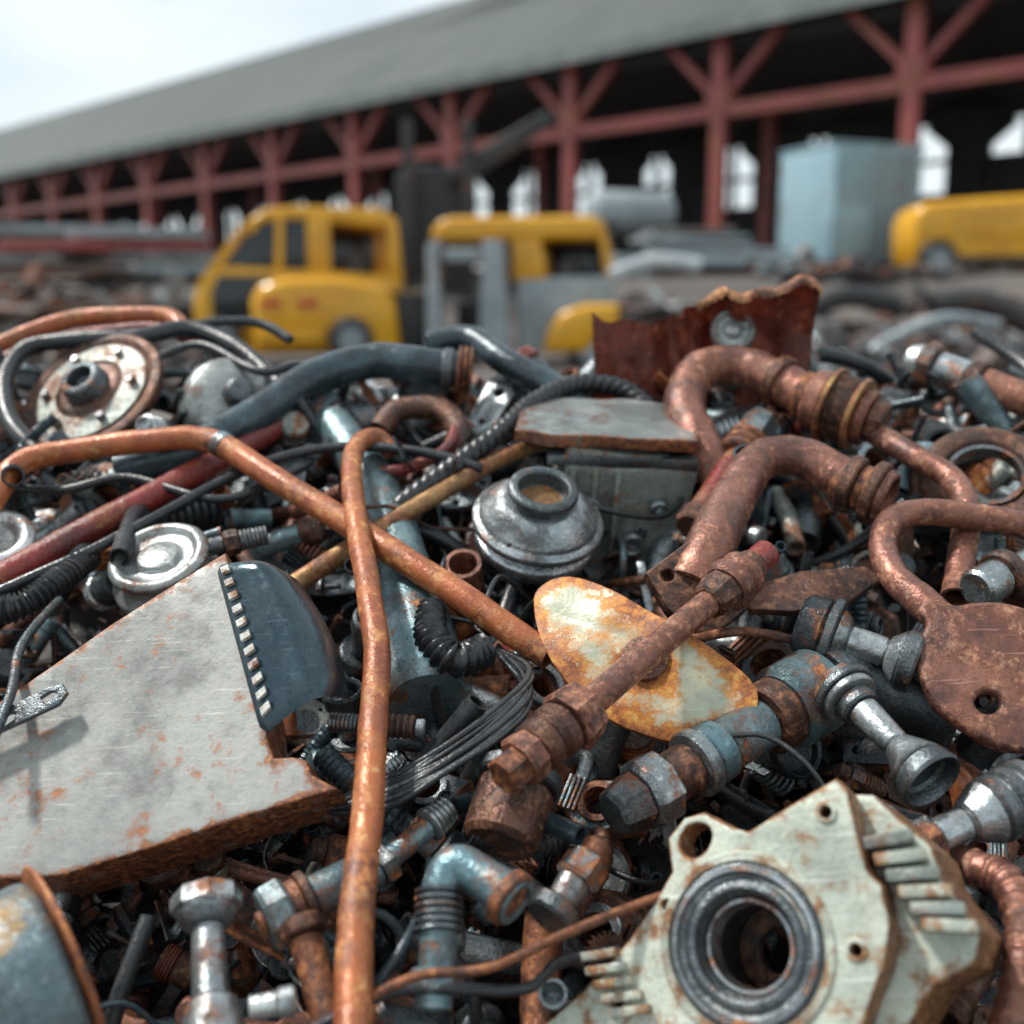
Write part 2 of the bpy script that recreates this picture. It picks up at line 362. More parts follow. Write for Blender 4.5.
M,s=pf(158,556,.1,(-.1,.76,.64))
t=thing('filler_cap','round grey stacked metal cap sitting above the large pale plate','cap',M,short='round grey cap')
bm=bmesh.new(); lathe(bm,[(0,-60*s),(34*s,-58*s),(38*s,-42*s),(52*s,-38*s),(55*s,-34*s),(54*s,-26*s),(44*s,-22*s),(42*s,-10*s),(49*s,-7*s),(51*s,0),(46*s,4*s),(40*s,4*s),(36*s,-2*s),(24*s,-3*s),(20*s,2*s),(0,3*s)],56,None,1.2*s); me=finish(bm); dent(me,.0012,30); link('body',me,'lid_grey',t)
shaft('threaded_plug','grey threaded plug pointing right from beside the round grey cap','plug',(205,548),(268,535),.09,.09,[(0,.3,9,9,36,'stem','steel_dark'),(.3,.55,13,13,6,'nut','rust_dark'),(.55,1,11,10,36,'thread','steel',7)])
M,s=pf(-5,536,.08,(.2,.7,.7))
t=thing('ring_cap','pale metal ring cap cut by the left edge of the photo','cap',M,short='pale ring cap')
bm=bmesh.new(); lathe(bm,[(0,-20*s),(36*s,-20*s),(38*s,0),(30*s,4*s),(22*s,0),(18*s,-8*s),(0,-8*s)],48,None,1.5*s); link('body',finish(bm),'steel_light',t)
# big slab
M,s=pf(150,730,.125,(-.12,.54,.84))
t=thing('battered_plate','large pale grey battered metal slab with a toothed dark cover at the left','plate',M,short='large pale plate')
outl=pxplane(M,[(-70,742),(0,700),(110,625),(226,553),(236,590),(246,628),(256,668),(266,708),(267,740),(274,758),(292,757),(306,760),(312,775),(338,789),(250,815),(150,848),(62,876),(0,880),(-70,868)])
me=plate_me([outl],72*s,2.*s,grid=10*s,edge=7*s,warp=warpf(.004,5,1)); link('sheet',me,'plate_grey',t)
TL,TR,BR,BL=[onpl(M,*q) for q in ((216,566),(290,566),(342,686),(262,736))]
def cov(u,v,dz=0):
    a=TL.lerp(TR,u); b_=BL.lerp(BR,u); p=a.lerp(b_,v)
    p=p+Vector((.010*math.sin(v*3.1)*u,0,0))
    z=.006+.012*math.sin(min(1,u*1.5)*1.57)-.045*max(0,(u-.55)/.45)**2.2
    if v>.9: z-=.008*((v-.9)/.1)**2
    if v<.06: z-=.006*((.06-v)/.06)**2
    if u<.06: z-=.004*(.06-u)/.06
    return Vector((p.x,p.y,z+dz))
bm=bmesh.new(); nu,nv_=28,20
g=[[bm.verts.new(cov(i/nu,j/nv_)) for i in range(nu+1)] for j in range(nv_+1)]
for j in range(nv_):
    for i in range(nu): bm.faces.new((g[j][i],g[j][i+1],g[j+1][i+1],g[j+1][i]))
bmesh.ops.recalc_face_normals(bm,faces=bm.faces[:])
bmesh.ops.solidify(bm,geom=bm.faces[:],thickness=.0035)
link('dark_cover',finish(bm,55),'panel_blue',t)
for k in range(11):
    v0=.05+k*.085; bm=bmesh.new()
    vs=[bm.verts.new(cov(u_,v_,.005)) for u_,v_ in ((.08,v0),(.20,v0-.010),(.20,v0+.026),(.08,v0+.036))]
    vb=[bm.verts.new(v_.co-Vector((0,0,.008))) for v_ in vs]
    bm.faces.new(vs); bm.faces.new(vb[::-1])
    for i in range(4): bm.faces.new((vs[i],vb[i],vb[(i+1)%4],vs[(i+1)%4]))
    link('tab',finish(bm,30),'tab_white',t)
M,s=pf(25,705,.145,(-.1,.54,.84))
o=pxplane(M,[(-60,735),(10,706),(45,688),(62,683),(67,692),(58,704),(20,722),(-60,758)])
h1=pxplane(M,[(40,697),(50,691),(57,691),(54,698),(44,704)]); h2=pxplane(M,[(-2,722),(8,713),(16,712),(14,719),(4,726)])
me=plate_me([o,h1,h2],6*s,1*s); tag(link('slotted_bracket',me,'steel_dark',None,M),'dark slotted bracket lying on the large pale plate at the left edge','bracket',short='slotted bracket')
# canister
M,s=pf(540,508,.1,(.12,.76,.64))
t=thing('carburettor_canister','round grey lidded canister with a hollow top ring in the middle of the heap','canister',M,short='round lidded canister')
bm=bmesh.new(); lathe(bm,[(0,-78*s),(34*s,-76*s),(42*s,-62*s),(50*s,-58*s),(58*s,-52*s),(62*s,-44*s),(62*s,-34*s),(54*s,-31*s),(54*s,-24*s),(66*s,-21*s),(67*s,-13*s),(60*s,-10*s),(59*s,-6*s),(50*s,3*s),(44*s,9*s),(36*s,12*s),(0,12*s)],64,None,1.3*s); link('bowl',finish(bm),'steel',t)
bm=bmesh.new(); lathe(bm,[(33*s,10*s),(33*s,18*s),(36*s,20*s),(35*s,26*s),(31*s,28*s),(26*s,28*s),(24*s,24*s),(22*s,4*s),(18*s,2*s)],48,None,1.3*s)
link('neck_ring',finish(bm),'steel_dark',t)
bm=bmesh.new(); lathe(bm,[(0,12.6*s),(21*s,12.6*s)],40); link('bore',finish(bm),'ochre',t)
for k in range(5):
    a=k*1.2566+.4; bm=bmesh.new(); lathe(bm,[(0,2*s),(4*s,2*s),(4*s,9*s),(0,9*s)],6,Matrix.Translation((57*s*math.cos(a),57*s*math.sin(a),-14*s)),s); link('bolt',finish(bm),'steel_dark',t)
# cast box
M,s=pf(606,426,.09,(.05,.90,.43))
t=thing('cast_box','weathered green-grey cast metal box with an overhanging pale lid','box',M,short='green-grey box')
def dbox(sx,sy,sz,Mx,bv,amp,sc=16):
    bm=bmesh.new(); box(bm,sx,sy,sz,Mx,bv); bmesh.ops.subdivide_edges(bm,edges=[e for e in bm.edges if e.calc_length()>8*s],cuts=6,use_grid_fill=True); me=finish(bm); dent(me,amp,sc); return me
link('body',dbox(130*s,104*s,170*s,Matrix.Translation((18*s,-2*s,-92*s))@Matrix.Rotation(.08,4,'Y'),6*s,.005),'green_grey',t)
o=[(-92,-48),(-60,-55),(-10,-54),(40,-57),(84,-52),(90,-20),(84,10),(86,50),(30,54),(-30,52),(-74,55),(-86,10)]
me=plate_me([[(a*s,b_*s) for a,b_ in o]],13*s,2*s,grid=9*s,edge=5*s,warp=lambda c:Vector((0,0,.004*noise.noise(c*14)))); 
for v in me.vertices: v.co.z+=10*s
link('lid',me,'lid_grey',t)
link('flange',dbox(146*s,110*s,12*s,Matrix.Translation((14*s,0,-16*s)),3*s,.003),'steel_dark',t)
for (bx,bz,rr) in ((-20,-70,20),(30,-100,12),(52,-60,9)):
    bm=bmesh.new(); lathe(bm,[(0,0),(rr*s,0),(rr*s,14*s),(rr*.6*s,15*s),(rr*.55*s,6*s),(0,6*s)],28,Matrix.Translation((bx*s,-52*s,bz*s))@Matrix.Rotation(R(90),4,'X'),1.5*s); link('boss',finish(bm),'steel',t)
for k in range(3):
    bm=bmesh.new(); box(bm,5*s,10*s,110*s,Matrix.Translation(((-34+k*22)*s,-57*s,-80*s)),1.5*s); link('rib',finish(bm),'green_grey',t)
# crumpled shell
M,s=pf(700,360,.09,(-.1,.2,.97))
t=thing('crumpled_shell','crumpled dark rust-red sheet metal shell standing on the crest','sheet metal',M,short='crumpled rust sheet')
def shp(u,v):
    topy=316+6*math.sin(u*11)+3*math.sin(u*31)-22*max(0,min(1,(u-.42)*6))+18*max(0,(u-.86)/.14)**2
    px=592+222*u-14*(1-v)*(u-.5); py=470+(topy-470)*v
    q=onpl(M,px,py); r=abs(u-.5)*2
    z=-.05*(1-r*r)+.030*noise.noise(Vector((u*8+v*1.5,v*2,1)))+.012*math.sin(u*26+3*v)*(1-.5*v)+.006*noise.noise(Vector((u*25,v*16,4)))
    z+=.06*max(0,(v-.72)/.28)**1.8*(1 if u>.4 else .35)
    return Vector((q.x,q.y,z))
bm=bmesh.new(); nu,nv_=70,36
g=[[bm.verts.new(shp(i/nu,j/nv_)) for i in range(nu+1)] for j in range(nv_+1)]
for j in range(nv_):
    for i in range(nu): bm.faces.new((g[j][i],g[j][i+1],g[j+1][i+1],g[j+1][i]))
bmesh.ops.solidify(bm,geom=bm.faces[:],thickness=.003); link('shell',finish(bm,60),'rust_red',t)
bm=bmesh.new(); rows=[]
for i in range(51):
    u=.47+.53*i/50; w_=.014+.010*noise.noise(Vector((i*.45,3,0)))
    p=shp(u,1)
    rows.append([bm.verts.new(p+Vector((0,dy,dz))) for dy,dz in ((-w_,.010),(-w_*.4,.013),(.003,.008),(.004,-.004),(-w_*.6,.005))])
for i in range(50):
    for k in range(5): bm.faces.new((rows[i][k],rows[i+1][k],rows[i+1][(k+1)%5],rows[i][(k+1)%5]))
link('curled_edge',finish(bm,60),'ochre',t)
p=shp(.64,.84)
bm=bmesh.new(); lathe(bm,[(0,-12*s),(21*s,-12*s),(23*s,4*s),(19*s,8*s),(16*s,3*s),(9*s,3*s),(8*s,8*s),(0,9*s)],32,Matrix.Translation(p+Vector((0,0,.012))),s); link('round_fitting',finish(bm),'lid_grey',t)
# U pipes
pipe('manifold_pipe','upper rusty pink U-bent manifold pipe','pipe',
 [(722,478,.03),(700,445,.07),(684,405,.1),(698,373,.12),(735,366,.12),(775,380,.12),(820,402,.12)],21,'rust_pink','upper U-bent pipe',seg=26,
 extra=[(.86,'flange',27,12,36,'rust',0)],n=10)
shaft('ribbed_coupling','ribbed rusty coupling at the end of the upper U-bent pipe','coupling',(800,394),(885,424),.12,.12,
 [(0,.12,25,25,36,'flange','rust'),(.12,.34,30,33,36,'taper','rust_pink'),(.34,.4,38,38,40,'brass_ring','ochre'),(.4,.66,34,34,40,'ribbed_sleeve','rust_dark',8),(.66,.72,37,37,40,'brass_ring','ochre'),(.72,.84,28,28,36,'neck','rust_pink'),(.84,1,24,20,8,'nut','rust_dark')],short='ribbed rusty coupling')
pipe('curved_rod','rusty curved bar bending down from the ribbed coupling at the right','rod',
 [(875,432,.1),(915,458,.11),(950,478,.11),(966,510,.11),(963,550,.1),(956,600,.09)],13,'rust_pink','curved rusty arm',seg=22)
pipe('manifold_pipe','lower rusty pink bent manifold pipe ending in a dark socket','pipe',
 [(690,588,.1),(712,545,.13),(735,495,.14),(762,460,.15),(800,458,.15),(838,478,.14),(858,489,.14)],[27,24,22,21,22,22],'rust_pink','lower bent pipe',seg=26,
 extra=[(.9,'collar',27,12,36,'rust',0)],n=10)
shaft('round_socket','round dark rusty socket on the end of the lower bent pipe','socket',(845,482),(890,499),.14,.14,
 [(0,.3,30,30,36,'flange','rust_dark'),(.3,.55,24,24,36,'neck','rust'),(.55,.8,33,33,40,'rim','rust_dark'),(.8,1,28,26,36,'lip','rust_pink',0,.8)],short='dark rusty socket')
M,s=pf(698,578,.13,(.1,.45,.88))
o=pxplane(M,[(646,572),(688,541),(708,545),(742,585),(748,608),(715,634),(690,632),(668,608)])
hs=[pxplane(M,circ(668,575,7,16,6)),pxplane(M,circ(722,606,7,16,6))]
me=plate_me([o]+hs,18*s,2*s,grid=10*s,edge=10*s); tag(link('foot_flange',me,'rust_dark',None,M),'rusty bolted flange plate at the foot of the lower bent pipe','flange',short='rusty foot flange')
shaft('linkage_rod','pinkish rusty linkage rod with knotted couplings lying over the oval cream plate','rod',(502,778),(768,552),.16,.17,
 [(0,.07,20,18,6,'hex_end','rust'),(.05,.1,26,24,8,'nut','rust_pink'),(.1,.2,25,29,36,'coupling','rust_dark',2),(.2,.27,34,30,7,'collar','rust_pink'),(.26,.77,15,14,36,'tube','rust_pink'),(.73,.8,20,26,8,'nut','rust_dark'),(.8,.9,29,24,36,'sleeve','rust_pink',2),(.9,.93,19,19,36,'neck','rust_dark'),(.93,1,16,16,36,'hex_tip','red',0,.6)],short='pinkish linkage rod')
# oval plate
M,s=pf(645,655,.12,(-.18,.5,.85))
o=pxplane(M,[(531,592),(544,573),(568,568),(600,579),(650,610),(705,642),(750,676),(758,700),(744,726),(702,739),(650,733),(603,714),(566,680),(541,640)],4)
h=pxplane(M,circ(640,662,11,20,10))
def ovw(c):
    l=abs(c.x*.45+c.y*.9-.01)
    return Vector((0,0,-1.6*(c.y**2)-.4*c.x**2+.005*noise.noise(c*18)-.22*max(0,.016-l)))
me=plate_me([o,h],6*s,1*s,grid=6*s,edge=42*s,warp=ovw)
t=thing('oval_plate','curved oval cream plate with rust-brown edges in the centre of the heap','plate',M,short='oval cream plate'); link('shell',me,'cream',t)
bm=bmesh.new(); lathe(bm,[(0,-4*s),(24*s,-2*s),(24*s,3*s),(12*s,6*s),(0,6*s)],32,Matrix.Translation((0,-4*s,0)),s); link('washer',finish(bm),'rust_dark',t)
# paddle
M,s=pf(980,660,.15,(-.1,.5,.86))
o=pxplane(M,[(917,655),(921,636),(928,622),(920,606),(934,592),(956,602),(975,600),(1010,600),(1060,620),(1085,680),(1070,740),(1010,746),(965,726),(932,697)],6)
h=pxplane(M,circ(989,701,13,20,11))
me=plate_me([o,h],16*s,5*s,grid=8*s,edge=6*s,warp=lambda c:Vector((0,0,-1.0*(c.x**2+c.y**2)+.002*noise.noise(c*40))))
t=thing('paddle_bracket','rusty brown paddle-shaped bracket with a hole and a looped arm at the right edge','bracket',M,short='rusty paddle bracket'); link('paddle',me,'rust_pink',t)
I=M.inverted()
pts=[(1070,535,.12),(1010,522,.14),(968,516,.15),(925,512,.16),(893,520,.16),(883,545,.16),(893,575,.16),(920,600,.158),(945,622,.152),(975,650,.14)]
bm=bmesh.new(); tube(bm,catmull([I@P(*p) for p in pts],9),[16*s]*7+[18*s,17*s,12*s],22,None,0,jit=.05); link('looped_arm',finish(bm,50),'rust_pink',t)
M,s=pf(985,478,.07,(-.2,.6,.8))
t=thing('bearing_ring','large rusty ring standing behind the curved arm at the right edge','ring',M,short='large rusty ring')
bm=bmesh.new(); lathe(bm,[(40*s,-9*s),(62*s,-9*s),(64*s,0),(60*s,9*s),(42*s,9*s),(38*s,0)],56,None,2*s,close=True); link('ring',finish(bm),'rust_dark',t)
bm=bmesh.new(); lathe(bm,[(33*s,-6*s),(37.5*s,-6*s),(37.5*s,7*s),(33*s,7*s)],48,None,None,close=True); link('bushing',finish(bm),'steel_dark',t)
# gear housing
M,s=pf(745,940,.14,(-.50,.36,.79))
t=thing('gear_housing','chipped cream-green cast gear housing with a round bearing at the bottom right','gear housing',M,short='cream-green gear housing')
HO=[(520,1060),(545,1022),(590,985),(628,940),(652,905),(672,872),(668,838),(684,818),(704,812),(728,826),(748,832),(775,815),(808,795),(836,778),(848,792),(858,835),(866,868),(882,886),(890,925),(886,965),(868,1010),(850,1080)]
o=pxplane(M,HO); slot=pxplane(M,[(680,838),(690,825),(704,824),(712,834),(706,850),(692,858),(682,852)],4)
C0=onpl(M,745,945)
bolt_px=[(826,812),(856,950),(620,1000),(668,905)]
cr_=lambda r_:[Vector((C0.x+r_*s*math.cos(a*math.pi/20),C0.y+r_*s*math.sin(a*math.pi/20))) for a in range(40)]
hole=cr_(56)
hs=[]
for px,py in bolt_px:
    q=onpl(M,px,py); hs.append([Vector((q.x+6*s*math.cos(a*.4488),q.y+6*s*math.sin(a*.4488))) for a in range(14)])
nw=lambda c:noise.noise_vector(c*30)*.0008
me=plate_me([o,hole,slot]+hs,44*s,3*s,grid=9*s,edge=3.5*s,warp=nw); link('front_casting',me,'mint',t)
for px,py in bolt_px:
    q=onpl(M,px,py); bm=bmesh.new(); lathe(bm,[(6*s,-3*s),(11*s,-3*s),(11*s,2.5*s),(7*s,3*s)],24,Matrix.Translation((q.x,q.y,0)),.8*s,close=True); link('bolt_boss',finish(bm),'mint',t)
bm=bmesh.new(); lathe(bm,[(81*s,-6*s),(92*s,-6*s),(90*s,3.5*s),(81*s,3.5*s)],64,Matrix.Translation((C0.x,C0.y,0)),1*s,close=True); link('raised_rim',finish(bm),'mint',t)
HR=[(540,1060),(600,990),(640,935),(664,900),(690,850),(740,838),(838,786),(862,788),(922,842),(932,872),(974,930),(966,964),(925,985),(900,1024),(880,1080)]
ob=pxplane(M,HR)
me=plate_me([ob,hole],150*s,5*s,grid=11*s,edge=3*s,warp=nw)
for v in me.vertices: v.co.z-=46*s
link('rear_casting',me,'mint',t)
for k in range(6):
    u=k/5; px=880+62*u; py=838+86*u
    Q=onpl(M,px,py); bm=bmesh.new(); box(bm,50*s,12*s,44*s,Matrix.Translation((Q.x,Q.y,-34*s))@Matrix.Rotation(.12-.2*u,4,'Z')@Matrix.Rotation(.22,4,'Y'),3*s); link('fin',finish(bm),'mint' if k%2 else 'green_grey',t)
for k in range(5):
    px=600+8*k; py=955+14*k; Q=onpl(M,px,py)
    bm=bmesh.new(); box(bm,46*s,9*s,30*s,Matrix.Translation((Q.x,Q.y,-4*s))@Matrix.Rotation(.1,4,'Z'),2.5*s); link('tooth',finish(bm),'mint',t)
T0=Matrix.Translation((C0.x,C0.y,0))
bm=bmesh.new(); lathe(bm,[(62*s,-10*s),(80*s,-8*s),(80*s,2*s),(77*s,5*s),(71*s,5*s),(69*s,1*s),(63*s,0*s),(60*s,4*s),(53*s,4*s),(50*s,-3*s),(47*s,-14*s),(46*s,-190*s),(52*s,-192*s)],64,T0,1.2*s)
b_=link('bearing',finish(bm,28),'steel_dark',t)
bm=bmesh.new(); lathe(bm,[(40*s,-40*s),(45.5*s,-40*s),(45.5*s,-14*s),(42*s,-14*s)],48,T0,None,close=True); link('inner_race',finish(bm),'steel',b_)
bm=bmesh.new(); lathe(bm,[(69.2*s,3*s),(70.4*s,7*s),(75*s,7*s),(76*s,3*s)],56,T0,None,close=True); link('outer_race',finish(bm),'steel',b_)
bm=bmesh.new(); lathe(bm,[(24*s,-130*s),(45.8*s,-130*s),(45.8*s,-116*s),(24*s,-116*s)],48,T0,None,close=True); link('inner_shoulder',finish(bm),'rust_dark',b_)
# drum
M,s=pf(30,985,.12,(.80,.30,-.60),UP)
t=thing('steel_drum','blue-grey steel drum with a thin rusty rim at the bottom left corner','drum',M,short='blue-grey drum')
bm=bmesh.new(); lathe(bm,[(0,-150*s),(60*s,-148*s),(84*s,-130*s),(94*s,-90*s),(97*s,-50*s),(97*s,-46*s),(93*s,-44*s),(93*s,-38*s),(97*s,-36*s),(97*s,20*s),(92*s,30*s),(0,32*s)],64,None,3*s); me=finish(bm); dent(me,.003,14); link('barrel',me,'drum_metal',t)
bm=bmesh.new(); lathe(bm,[(60*s,32*s),(108*s,32*s),(110*s,35*s),(108*s,38*s),(60*s,38*s)],64,None,1.5*s,close=True); link('rim',finish(bm),'rust_orange',t)
bm=bmesh.new(); lathe(bm,[(0,36*s),(61*s,36*s),(61*s,42*s),(0,44*s)],40); link('end_face',finish(bm),'steel_dark',t)
pipe('buried_tube','weathered blue-grey tube half buried behind the hooked orange rod','pipe',
 [(310,390,.0),(345,440,.01),(375,490,.02),(398,560,.025),(412,620,.03),(425,690,.02)],[22,23,25,27,33,40],'steel_teal','buried blue-grey tube',seg=32,hollow=0)
shaft('socket_wrench','grey steel socket tool standing upright beside the blue-grey drum','tool',(206,893),(215,1075),.13,.1,
 [(0,.12,37,37,8,'crown','steel',0,.7),(.12,.2,33,24,36,'shoulder','steel'),(.2,.62,16,19,36,'stem','steel'),(.62,1,26,38,36,'foot','steel')],short='grey socket tool')
shaft('pipe_tee','blue and rust pipe fitting lying left of the hooked orange rod','pipe fitting',(258,925),(362,872),.09,.09,
 [(0,.06,12,12,36,'stub','rust'),(.06,.3,34,36,8,'body','steel_teal'),(.3,.42,26,26,36,'neck','rust'),(.42,.5,30,30,36,'ring','rust_dark'),(.5,1,21,20,36,'tube','steel_teal',0,.8)],short='blue and rust fitting')
shaft('pipe_stub','rusty pipe stub pointing down out of the blue and rust fitting','pipe',(300,920),(335,1040),.1,.07,[(0,.15,24,24,36,'collar','rust_dark'),(.15,1,17,17,36,'tube','rust')])
shaft('threaded_spindle','teal spindle with ribbed tip rising to the right of the hooked orange rod','spindle',(335,905),(450,808),.06,.06,
 [(0,.35,15,15,36,'tube','steel_teal'),(.35,.45,22,22,6,'nut','steel'),(.45,.8,12,12,36,'rod','steel_teal'),(.8,1,19,13,36,'tip','steel_light',5)],short='teal spindle')
pipe('elbow_fitting','grey elbow fitting with a ribbed sleeve at the bottom middle','pipe fitting',
 [(432,1010,.08),(436,950,.1),(440,890,.12),(458,866,.13),(490,885,.13),(515,905,.13)],[19,19,20,22,21,24],'steel_teal','grey elbow fitting',seg=26,
 extra=[(.1,'nut',29,22,8,'steel_teal',0),(.32,'ribbed_sleeve',25,44,36,'steel_dark',6),(.93,'ring',29,14,36,'rust',0)],n=10)
shaft('brown_cup','short brown open cylinder beneath the pinkish linkage rod','cylinder',(498,845),(522,772),.07,.09,[(0,.8,38,40,44,'cup','rust_dark'),(.8,1,45,45,44,'rim','steel_dark',0,.84)],short='brown open cylinder')
shaft('bolt_plug','small steel plug lying between the brown cylinder and the gear housing','plug',(548,920),(600,845),.08,.09,[(0,.2,26,26,36,'base','steel_dark'),(.2,.5,14,18,36,'stem','steel'),(.5,.8,24,24,6,'nut','steel_teal'),(.8,1,16,16,36,'tip','rust',0,.6)])
shaft('stepped_shaft','long stepped blue-green shaft with knobbly end lying under the oval cream plate','shaft',(612,815),(850,668),.075,.05,
 [(0,.1,22,30,7,'tip','steel_dark'),(.1,.2,35,35,8,'hex_nut','steel'),(.2,.3,25,25,36,'neck','rust_dark'),(.3,.34,34,34,40,'ring','steel'),(.34,.42,31,31,40,'collar','steel_teal'),(.42,.6,27,27,36,'barrel','steel_teal'),(.6,.68,38,38,40,'flange','rust_dark'),(.68,.86,45,45,44,'housing','steel_teal'),(.86,.9,47,47,44,'band','steel_dark'),(.9,1,38,38,40,'end','steel')],short='stepped blue-green shaft')
shaft('black_cylinder','smooth black cylinder running right behind the trumpet valve','cylinder',(830,668),(960,720),.04,.04,[(0,.1,40,40,40,'end_cap','steel_dark'),(.1,1,33,33,40,'barrel','gun')])
shaft('trumpet_valve','steel valve with a flared trumpet end left of the paddle bracket','valve',(832,680),(934,782),.12,.13,
 [(0,.1,24,30,6,'hex_cap','steel'),(.1,.16,34,34,40,'flange','steel_dark'),(.16,.22,30,30,40,'step','steel'),(.22,.32,22,22,36,'ring','steel_dark'),(.32,.66,17,14,36,'neck','steel'),(.66,.86,14,29,40,'flare','steel'),(.86,1,29,33,44,'mouth','steel_dark',0,.84)],short='trumpet valve')
shaft('spool_valve','steel spool valve with a dark ribbed knob below the rusty foot flange','valve',(800,622),(918,664),.11,.11,
 [(0,.24,32,32,16,'knob','gun',0),(.24,.32,37,37,40,'flange','steel_dark'),(.32,.42,28,20,36,'neck','steel'),(.42,.74,15,15,36,'stem','steel_light'),(.74,.86,16,29,36,'flare','steel'),(.86,1,31,31,40,'rim','steel_dark',0,.7)],short='dark spool valve')
shaft('spool_valve','pale steel spool valve cut by the right edge above the ribbed hose','valve',(918,845),(1035,790),.1,.12,
 [(0,.14,25,25,6,'hex_cap','steel_dark'),(.14,.4,17,17,36,'stem','steel'),(.4,.6,20,34,40,'flare','steel'),(.6,1,34,36,40,'head','steel_dark',3)],short='pale spool valve')
pipe('ribbed_hose','rusty ribbed hose bending down at the lower right edge','hose',[(935,860,.02),(965,865,.08),(1003,880,.1),(1024,920,.11),(1022,980,.1),(1000,1060,.08)],18,'rust_pink','rusty ribbed hose',n=30,mod=lambda s_,a:1+.12*max(0,math.sin(s_*420)))
shaft('red_rod','red painted rod with a rusty coupling leaning against the green-grey box','rod',(690,528),(762,420),.06,.08,[(0,.12,17,17,8,'foot','rust_dark'),(.12,.62,13,13,36,'rod','red'),(.62,.8,22,22,36,'coupling','rust',3),(.8,1,17,19,6,'nut','steel_teal')],short='red rod')
shaft('banded_pipe','red and grey banded pipe with a steel nozzle at the upper right edge','pipe',(908,358),(1060,412),.04,.06,[(0,.1,14,20,36,'nozzle','steel_light'),(.1,.2,25,25,8,'nut','steel_teal'),(.2,.42,18,18,36,'sleeve','steel'),(.42,.5,22,22,36,'band','rust_dark'),(.5,1,17,17,36,'tube','rust_pink')],short='banded pipe')
shaft('pipe_union','small grey pipe union on the crest right of the crumpled rust sheet','pipe fitting',(780,395),(806,340),.03,.03,[(0,.4,16,16,36,'tube','steel'),(.4,.65,24,24,8,'nut','steel_teal'),(.65,1,15,17,36,'mouth','steel_light',0,.75)])
M,s=pf(815,588,.08,(0,.7,.7))
o=pxplane(M,[(740,588),(800,570),(868,566),(882,578),(850,600),(790,612),(750,610)])
tag(link('dark_plate',plate_me([o],9*s,1.5*s,grid=10*s,edge=12*s,warp=warpf(.006,20,3)),'rust_dark',None,M),'flat dark rusty plate between the foot flange and the curved arm','plate',short='flat dark plate')
shaft('pin_bolt','steel hinge pin with round eye at the right edge below the large ring','pin',(975,590),(1040,556),.13,.12,[(0,.35,20,20,36,'eye','steel',0,.5),(.35,.5,26,26,36,'collar','rust_dark'),(.5,1,14,14,36,'stem','steel')])
for k in range(9):
    dx=random.uniform(-6,6); dy=k*3.4-14; c1=random.uniform(-5,5)
    pipe('cable_strand','black wire strand in the bundle sweeping under the pinkish linkage rod','wire',
     [(330+dx,806+dy*.4,.06),(390,790+dy+c1,.1),(450,758+dy-c1,.12),(505,718+dy*1.2,.12),(530+c1,684+dy,.1),(498,650+dx,.06)],random.uniform(2,4),random.choice(['rubber','gun','gun','rubber','steel_dark']),hollow=0,seg=8,group='wire strands bundled together',short='wire bundle' if k==0 else None)
pipe('rust_wire','thin rusty wire curving across to the gear housing','wire',[(360,1000,.12),(420,975,.12),(490,968,.12),(560,935,.12),(620,912,.12),(672,895,.12)],5,'rust','thin rusty wire',hollow=0,seg=10)
pipe('rust_wire','thin brown wire rising beside the spool valve under the oval cream plate','wire',[(690,640,.1),(740,632,.1),(790,640,.09),(830,655,.07)],5,'rust',hollow=0,seg=10)
pipe('blue_wire','thin blue cable curving beside the hooked orange rod near the bottom','cable',[(375,985,.1),(400,950,.11),(425,900,.1),(430,860,.07)],5,'rubber_blue',hollow=0,seg=10)
pipe('black_cable','black cable looping through the bottom middle of the heap','cable',[(290,1040,.1),(400,990,.1),(520,990,.1),(560,960,.08),(620,950,.05)],6,'rubber',hollow=0,seg=10)
pipe('black_cable','fine black cable rising behind the trumpet valve','cable',[(700,740,.09),(760,735,.1),(800,760,.1),(830,800,.08)],3,'rubber',hollow=0,seg=8)
pipe('spring_hose','dark coiled hose section right of the buried tube','hose',[(430,610,.07),(432,640,.09),(455,660,.09),(485,650,.07)],15,'rubber','coiled hose section',n=30,mod=lambda s_,a:1+.2*math.sin(s_*700+a))
shaft('small_stud','grey threaded stud lying below the toothed dark cover','stud',(330,722),(425,728),.1,.1,[(0,.35,10,10,36,'thread','steel_dark',8),(.35,.5,15,15,6,'nut','rust_dark'),(.5,.9,12,12,36,'shank','rust_dark',6),(.9,1,9,9,36,'tip','steel')])
shaft('small_stud','pale threaded stub at the bottom beside the socket tool','stud',(250,1008),(296,1000),.14,.14,[(0,.6,12,12,36,'shank','steel_light',5),(.6,1,15,15,36,'collar','steel',0,.6)])
pipe('curved_rod','dark rusty arc lying left of the green-grey box','rod',[(380,430,.03),(400,410,.05),(440,410,.05),(458,435,.04),(450,465,.0)],12,'rust_dark')
pipe('red_hose','dark red loop of hose left of the green-grey box','hose',[(345,470,.05),(400,470,.06),(445,450,.06),(455,420,.05),(440,400,.03)],6,'red')
